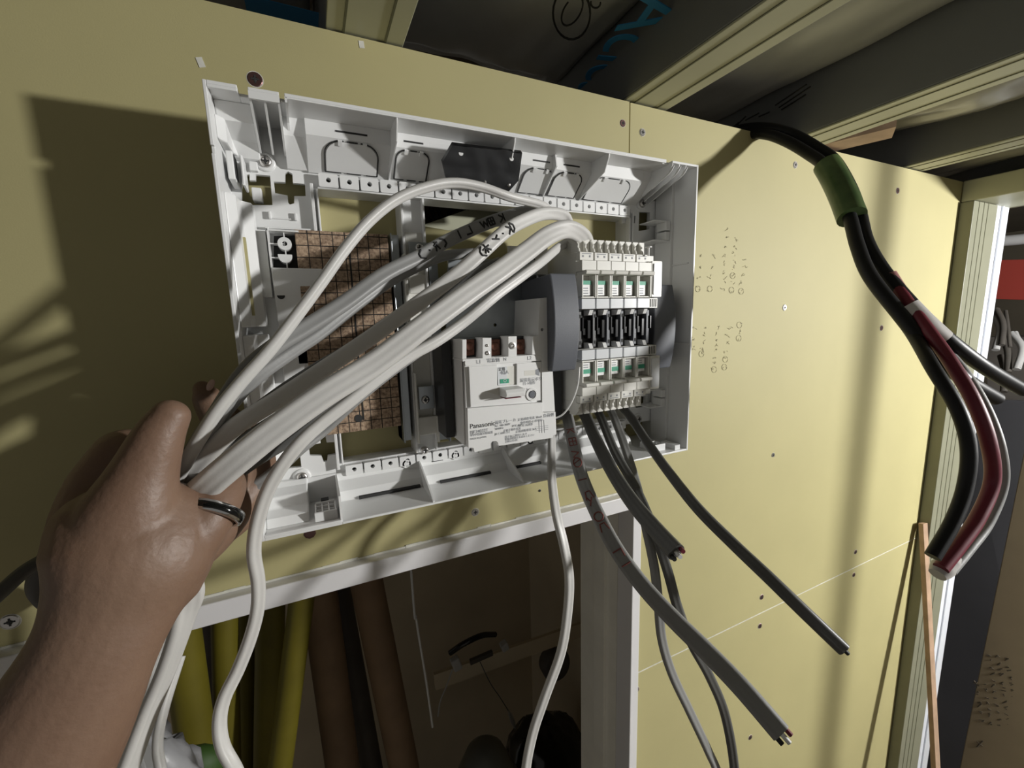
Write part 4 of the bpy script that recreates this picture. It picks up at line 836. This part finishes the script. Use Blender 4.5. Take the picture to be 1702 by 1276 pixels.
# ---------------------------------------------------------------- next room things
def quad_slab(pts, thick, name, m, label, cat):
    p = [Vector(v) for v in pts]; n = (p[1] - p[0]).cross(p[3] - p[0]).normalized()
    if n.dot(CAM - p[0]) > 0: n = -n
    q = [v + n * thick for v in p]
    o = MB().add(p + q, [(0, 1, 2, 3), (7, 6, 5, 4), (0, 4, 5, 1), (1, 5, 6, 2), (2, 6, 7, 3), (3, 7, 4, 0)]).build(name, m, bevel=.002); return tag(o, label, cat)
xs_ = 2.05
def RX(px, py, x=2.05): return WX(px, py, x)
quad_slab([RX(1600, 662, 2.0), RX(1760, 668, 2.0), RX(1760, 1420, 1.90), RX(1480, 1400, 1.90)], .03, 'leaning_board', 'slab', 'dark grey panel leaning beyond the opening at the right', 'panel')
cb_ = quad_slab([RX(1712, 700, 1.72), RX(1850, 740, 1.72), RX(1790, 1420, 1.70), RX(1570, 1400, 1.70)], .05, 'carton', 'box', 'tall brown carton with smudged printing at the lower right corner', 'carton')
pr = MB(); rr = random.Random(5)
C0, C1, C2 = RX(1712, 700, 1.72), RX(1850, 740, 1.72), RX(1570, 1400, 1.70); nn = (C1 - C0).cross(C2 - C0).normalized(); nn = nn if nn.dot(CAM - C0) > 0 else -nn
def onc(px, py):
    a_ = ray(px, py); dr = Vector((a_[0], a_[2], -a_[1])); t_ = (C0 - CAM).dot(nn) / dr.dot(nn); return CAM + dr * t_ + nn * .0002
for row in range(5):
    for k in range(12):
        if row == 4 and k < 4: continue
        px = 1632 + row * 15 - k * 1.6 + rr.uniform(-1, 1); py = 1195 - k * 10.5 + rr.uniform(-2, 2) + row * 4
        if row < 2 and k > 6: continue
        A_ = onc(px, py); u1 = onc(px + 5, py) - A_; u2 = onc(px, py + 4) - A_
        for z_ in range(2):
            q1 = A_ + u1 * rr.uniform(-.9, 0) + u2 * rr.uniform(-.8, .8); q2 = A_ + u1 * rr.uniform(0, .9) + u2 * rr.uniform(-.8, .8); pr.tube([q1, q2], .0017, 4)
pr.tube([onc(1624, 1232), onc(1634, 1240)], .002, 4); pr.tube([onc(1634, 1231), onc(1624, 1241)], .002, 4)
pr.build('printed_mark', mat('carton_print', (.10, .08, .055), .9), cb_)
quad_slab([RX(1655, 432, 2.6), RX(1760, 430, 2.6), RX(1760, 500, 2.6), RX(1655, 497, 2.6)], .12, 'red_case', 'redp', 'dark red case on the clutter in the next room', 'case')
for k in range(7):
    rr = random.Random(k + 90); x = rr.uniform(1655, 1700); y = rr.uniform(505, 600)
    tag(MB().tube(spline([RX(x - 8, y, 2.5), RX(x + rr.uniform(-10, 10), y + 25, 2.45), RX(x + rr.uniform(-6, 6), y + 60, 2.4)], 5), .006 + .006 * rr.random(), 8).build('loose_strip', 'paleb' if k % 2 else 'grtube'), 'loose strip in the dim heap under the red case', 'strip', 'loose strips heaped beyond the opening')
tag(MB().tube([RX(1650, 402, 2.7), RX(1800, 388, 2.7)], .022, 10).build('pale_pipe', 'paleb'), 'pale pipe crossing high in the next room', 'pipe')
quad_slab([RX(1640, 560, 2.75), RX(1790, 560, 2.75), RX(1790, 690, 2.75), RX(1640, 690, 2.75)], .2, 'dark_crate', 'grtube', 'dark crate below the heap in the next room', 'crate')

# ---------------------------------------------------------------- closet contents
def lean(px0, py0, px1, py1, out, r, name, m, label, cat, n=18):
    a = W(px0, py0, out); b = W(px1, py1, out); d = (b - a).normalized(); top = a - d * .35 if a.z < 1.9 else a; e = b + d * ((b.z - .0) / -d.z)
    if top.z > 2.45: top = a
    return tag(MB().tube([top, e], r, n).build(name, m), label, cat)
for p in ((297, 1020, 331, 1266, -.46, .031, 'yellow foam pipe furthest left behind the wrist'), (373, 1010, 378, 1229, -.50, .0235, 'narrow yellow foam pipe behind the hanging pale cable'),
          (408, 1000, 410, 1270, -.62, .020, 'yellow foam pipe just right of the hanging pale cable'), (450, 1000, 445, 1271, -.57, .029, 'middle upright yellow foam pipe'), (503, 985, 466, 1271, -.42, .023, 'yellow foam pipe leaning across to the lower left')):
    lean(*p[:6], 'foam_pipe', 'foam', p[6], 'foam pipe')
lean(530, 980, 570, 1276, -.60, .040, 'cardboard_tube', 'tube', 'brown cardboard tube nearest the yellow pipes', 'cardboard tube')
lean(608, 960, 672, 1276, -.52, .036, 'cardboard_tube', 'tube', 'brown cardboard tube leaning in the middle of the doorway', 'cardboard tube')
lean(562, 975, 618, 1276, -.72, .030, 'grey_tube', 'grtube', 'dark grey tube between the two brown tubes', 'tube')
lean(345, 1010, 350, 1276, -.75, .05, 'grey_tube', 'grtube', 'dark tube behind the yellow foam pipes', 'tube')
tag(MB().ball(W(318, 1282, -.36), .05, .03, .04).build('green_bag', 'greenf'), 'green crumpled wrapping at the foot of the yellow pipes', 'wrapping')
tag(MB().tube(spline([Vector((W(683, 945, -.30).x, .30, 2.72))] + [W(*p) for p in ((683, 945, -.30), (692, 1030, -.31), (708, 1130, -.32), (719, 1208, -.33))], 6), .0022, 8).build('pull_string', 'paleb'), 'straight pale string hanging left of the dim rail', 'string')
rl_ = thing('coat_rail', 'dim rail board with pale end clamps on the closet wall', 'rail', W(790, 1085, -.8))
a, b = W(745, 1118, -.8), W(850, 1072, -.8); L2 = b - a; up = Vector((-L2.z, 0, L2.x)).normalized()
a2, b2_ = W(725, 1140, -.8), W(1000, 1040, -.8)
MB().obox((a2 + b2_) / 2 + Vector((0, .02, 0)), (b2_ - a2) / 2, (0, .006, 0), up * .03).build('rail_board', 'closet', rl_)
MB().obox(W(758, 1102, -.79), (.014, 0, .004), (0, .012, 0), (-.006, 0, .022)).build('end_clamp', 'paleb', rl_, bevel=.005)
MB().obox(W(838, 1073, -.79), (.012, 0, .004), (0, .012, 0), (-.004, 0, .014)).build('end_clamp', 'paleb', rl_, bevel=.003)
MB().tube(spline([W(748, 1085, -.78), W(770, 1070, -.76), W(800, 1056, -.76), W(823, 1054, -.78)], 5), .009, 10).build('rail_bar', 'blackg', rl_)
MB().obox(W(800, 1092, -.79), (L2 / 2) * .35, (0, .006, 0), up * .008).build('rail_plate', 'grtube', rl_)
tag(MB().tube(spline([W(*p) for p in ((752, 1112, -.78), (742, 1140, -.77), (732, 1165, -.77), (728, 1190, -.77))], 6), .0022, 8).build('power_lead', 'paleb'), 'white cord dropping from the left clamp of the dim rail', 'cord')
pc = thing('hanging_switch', 'pull cord with a teardrop knob hanging from the dim rail', 'pull cord', W(798, 1100, -.77))
MB().tube(spline([W(*p) for p in ((798, 1100, -.78), (815, 1135, -.77), (832, 1160, -.77), (848, 1186, -.77))], 6), .0016, 8).build('cord', 'pvc_dark_shade', pc)
MB().tube(spline([W(*p) for p in ((845, 1180, -.77), (851, 1195, -.77), (856, 1210, -.77))], 4), [.002, .004, .0065, .0075, .008, .0078, .007, .005, .002], 12).build('knob', 'paleb', pc)
def lump(name, m, c, rx, ry, rz, seed, label, cat, amp=.12):
    mb = MB().ball(c, rx, ry, rz, 40, 24); c = Vector(c)
    mb.v = [c + (v - c) * (1 + amp * noise.noise((v - c) * (1.3 / rx) + Vector((seed, 0, 0))) + amp * .7 * noise.noise((v - c) * (4 / rx) + Vector((0, seed, 0)))) for v in mb.v]
    return tag(mb.build(name, m, smooth=True), label, cat)
c = W(905, 1270, -.75); lump('rubbish_bag', 'blackg', (c.x, c.y, c.z - .02), .17, .14, .22, 2, 'big black rubbish bag in the dark closet corner', 'bag')
c = W(925, 1105, -.8); tag(MB().disc(c, (0, -1, .2), [(.03, -.05), (.055, -.04), (.06, 0), (.05, .012), (.03, .014), (.02, .004)], 24, True).build('round_drum', 'grtube'), 'dim round drum end above the black rubbish bag', 'drum')
c = W(810, 1330, -.6); tag(MB().disc((c.x, c.y, c.z - .25), (0, 0, 1), [(.16, 0), (.15, .1), (.11, .3), (.06, .42), (.03, .45)], 24, True).build('covered_stack', 'sheet'), 'grey plastic sheet draped over a cone-shaped stack', 'plastic sheet')
# crumpled grey sheet at the lower left
c = W(240, 1340, -.10); lump('crumpled_sheet', mat('silver_sheet', (.34, .34, .35), .35, bump=.8, bscale=60), (c.x, c.y, c.z - .02), .06, .05, .12, 9, 'silvery crumpled sheet below the wrist', 'plastic sheet', .25)
quad_slab([W(0, 1125, -.03), W(180, 1100, -.03), W(250, 1300, -.03), W(-50, 1350, -.03)], .02, 'grey_board', 'pvc', 'flat grey board just below the head trim behind the forearm', 'board')

# ---------------------------------------------------------------- hand and forearm
ARM = thing('person', 'bare left forearm and hand gripping the cable bundle, wearing a ring', 'person', WD(150, 1100, .2))
hb = MB()
def blob(p, r, sq=None, n=20, m=12):
    hb.ball(p, r, r, r, n, m)
def limb(pts, flat=1.0, dirv=None, n=22):
    """pts: (px,py,d,rpx[,depth ratio]) - elliptical tapered limb between camera-plane circles"""
    C_ = [WD(p[0], p[1], p[2]) for p in pts]; R_ = [p[3] * p[2] / F_PX for p in pts]; K_ = [p[4] if len(p) > 4 else flat for p in pts]
    Q = spline(C_, 6); RR = spline([Vector((r, k, 0)) for r, k in zip(R_, K_)], 6); vs = []; N_ = len(Q)
    Qs = []
    for i in range(N_):
        t = (Q[min(i + 1, N_ - 1)] - Q[max(i - 1, 0)]).normalized(); v = (CAM - Q[i]); a = t.cross(v).normalized(); b = a.cross(t).normalized(); Qs.append((Q[i], t, a, b, RR[i].x, RR[i].y))
    def ring(q, t, a, b, r, k, off=0, sc=1): return [q + t * off + (a * math.cos(2 * math.pi * j / n) + b * k * math.sin(2 * math.pi * j / n)) * r * sc for j in range(n)]
    rings = []
    q0 = Qs[0]; q1 = Qs[-1]
    for s in (.98, .8, .5): c_ = math.sqrt(1 - s * s); rings.append(ring(*q0, off=-q0[4] * s * min(1, q0[5]), sc=c_))
    for q in Qs: rings.append(ring(*q))
    for s in (.3, .55, .75, .9, .98): c_ = math.sqrt(1 - s * s); rings.append(ring(*q1, off=q1[4] * s * min(1, q1[5]), sc=c_))
    vs = [v for r in rings for v in r]; m = len(rings)
    fs = [(i * n + j, i * n + (j + 1) % n, (i + 1) * n + (j + 1) % n, (i + 1) * n + j) for i in range(m - 1) for j in range(n)] + [tuple(range(n - 1, -1, -1)), tuple((m - 1) * n + j for j in range(n))]
    hb.add(vs, fs, True); return Qs
# forearm and back of the hand
limb([(-40, 1440, .200, 150, .8), (28, 1320, .203, 124, .8), (96, 1200, .208, 107, .78), (160, 1078, .214, 89, .78), (194, 1004, .220, 94, .75), (222, 930, .226, 112, .72), (228, 872, .232, 108, .7)])
limb([(228, 960, .228, 95, .75), (262, 905, .236, 88, .75), (282, 872, .240, 70, .8)])
limb([(188, 990, .225, 66, .8), (165, 900, .235, 66, .9), (185, 820, .245, 62, .9), (215, 760, .250, 52, .9)])
# thumb
limb([(190, 930, .222, 85, .8), (218, 850, .224, 70, .85), (240, 785, .226, 49, .9), (264, 725, .228, 37, .95), (284, 690, .230, 29, .9)])
# ring finger side: first joint, curling behind the bundle
idx = limb([(262, 935, .235, 68, .85), (310, 898, .242, 52, .9), (345, 858, .250, 41, 1), (368, 818, .262, 35, 1), (376, 800, .275, 30, 1), (385, 770, .292, 27, 1), (372, 715, .305, 26, 1), (350, 672, .306, 23, 1), (341, 655, .304, 20, 1), (336, 646, .303, 14, 1)])
limb([(250, 930, .255, 60, 1), (330, 900, .272, 42, 1), (395, 835, .288, 32, 1), (430, 785, .305, 27, 1), (415, 730, .320, 25, 1), (370, 690, .325, 22, 1)])
limb([(240, 940, .27, 55, 1), (320, 900, .290, 38, 1), (400, 850, .31, 29, 1), (428, 790, .325, 25, 1), (405, 740, .335, 23, 1), (370, 710, .338, 20, 1)])
limb([(220, 940, .28, 50, 1), (300, 905, .305, 34, 1), (385, 865, .325, 26, 1), (410, 815, .338, 22, 1), (395, 770, .345, 20, 1)])
ho = hb.build('forearm_and_hand', 'skin', ARM)
rm = ho.modifiers.new('remesh', 'REMESH'); rm.mode = 'VOXEL'; rm.voxel_size = .0014; rm.use_smooth_shade = True
sm = ho.modifiers.new('smooth', 'SMOOTH'); sm.factor = .6; sm.iterations = 9
# ring
pa, pb_ = WD(326, 900, .243), WD(372, 815, .262); axr = (pb_ - pa).normalized(); cr = WD(358, 852, .2515)
vdir = (CAM - cr).normalized(); uu = axr.cross(vdir).normalized(); vv = uu.cross(axr).normalized()
def ringmesh(name, m, hw, r0, r1, off=0):
    mb = MB(); n = 48; vs = []
    for j in range(n):
        t = 2 * math.pi * j / n; d = uu * math.cos(t) + vv * math.sin(t)
        for rr_, hh in ((r0, -hw), (r1, -hw * .8), (r1, hw * .8), (r0, hw)): vs.append(cr + d * rr_ + axr * (hh + off))
    fs = [(j * 4 + k, j * 4 + (k + 1) % 4, ((j + 1) % n) * 4 + (k + 1) % 4, ((j + 1) % n) * 4 + k) for j in range(n) for k in range(4)]
    return mb.add(vs, fs, True).build(name, m, ARM)
RR_ = 41 * .2505 / F_PX
rg = ringmesh('finger_ring', 'rings', .0036, RR_ * .9, RR_ * 1.045); rg['label'] = 'silver ring with black band'
r2 = ringmesh('ring_band', 'ringk', .0021, RR_ * 1.0, RR_ * 1.065); r2.parent = rg
# fingernail of the finger tip showing above the bundle
c = WD(350, 640, .300); na = MB().ball((0, 0, 0), .0022, .0016, .0045); Rm = Matrix.Rotation(math.radians(28), 3, 'Y')
na.v = [c + Rm @ v for v in na.v]; na.build('fingernail', 'nail', ARM)
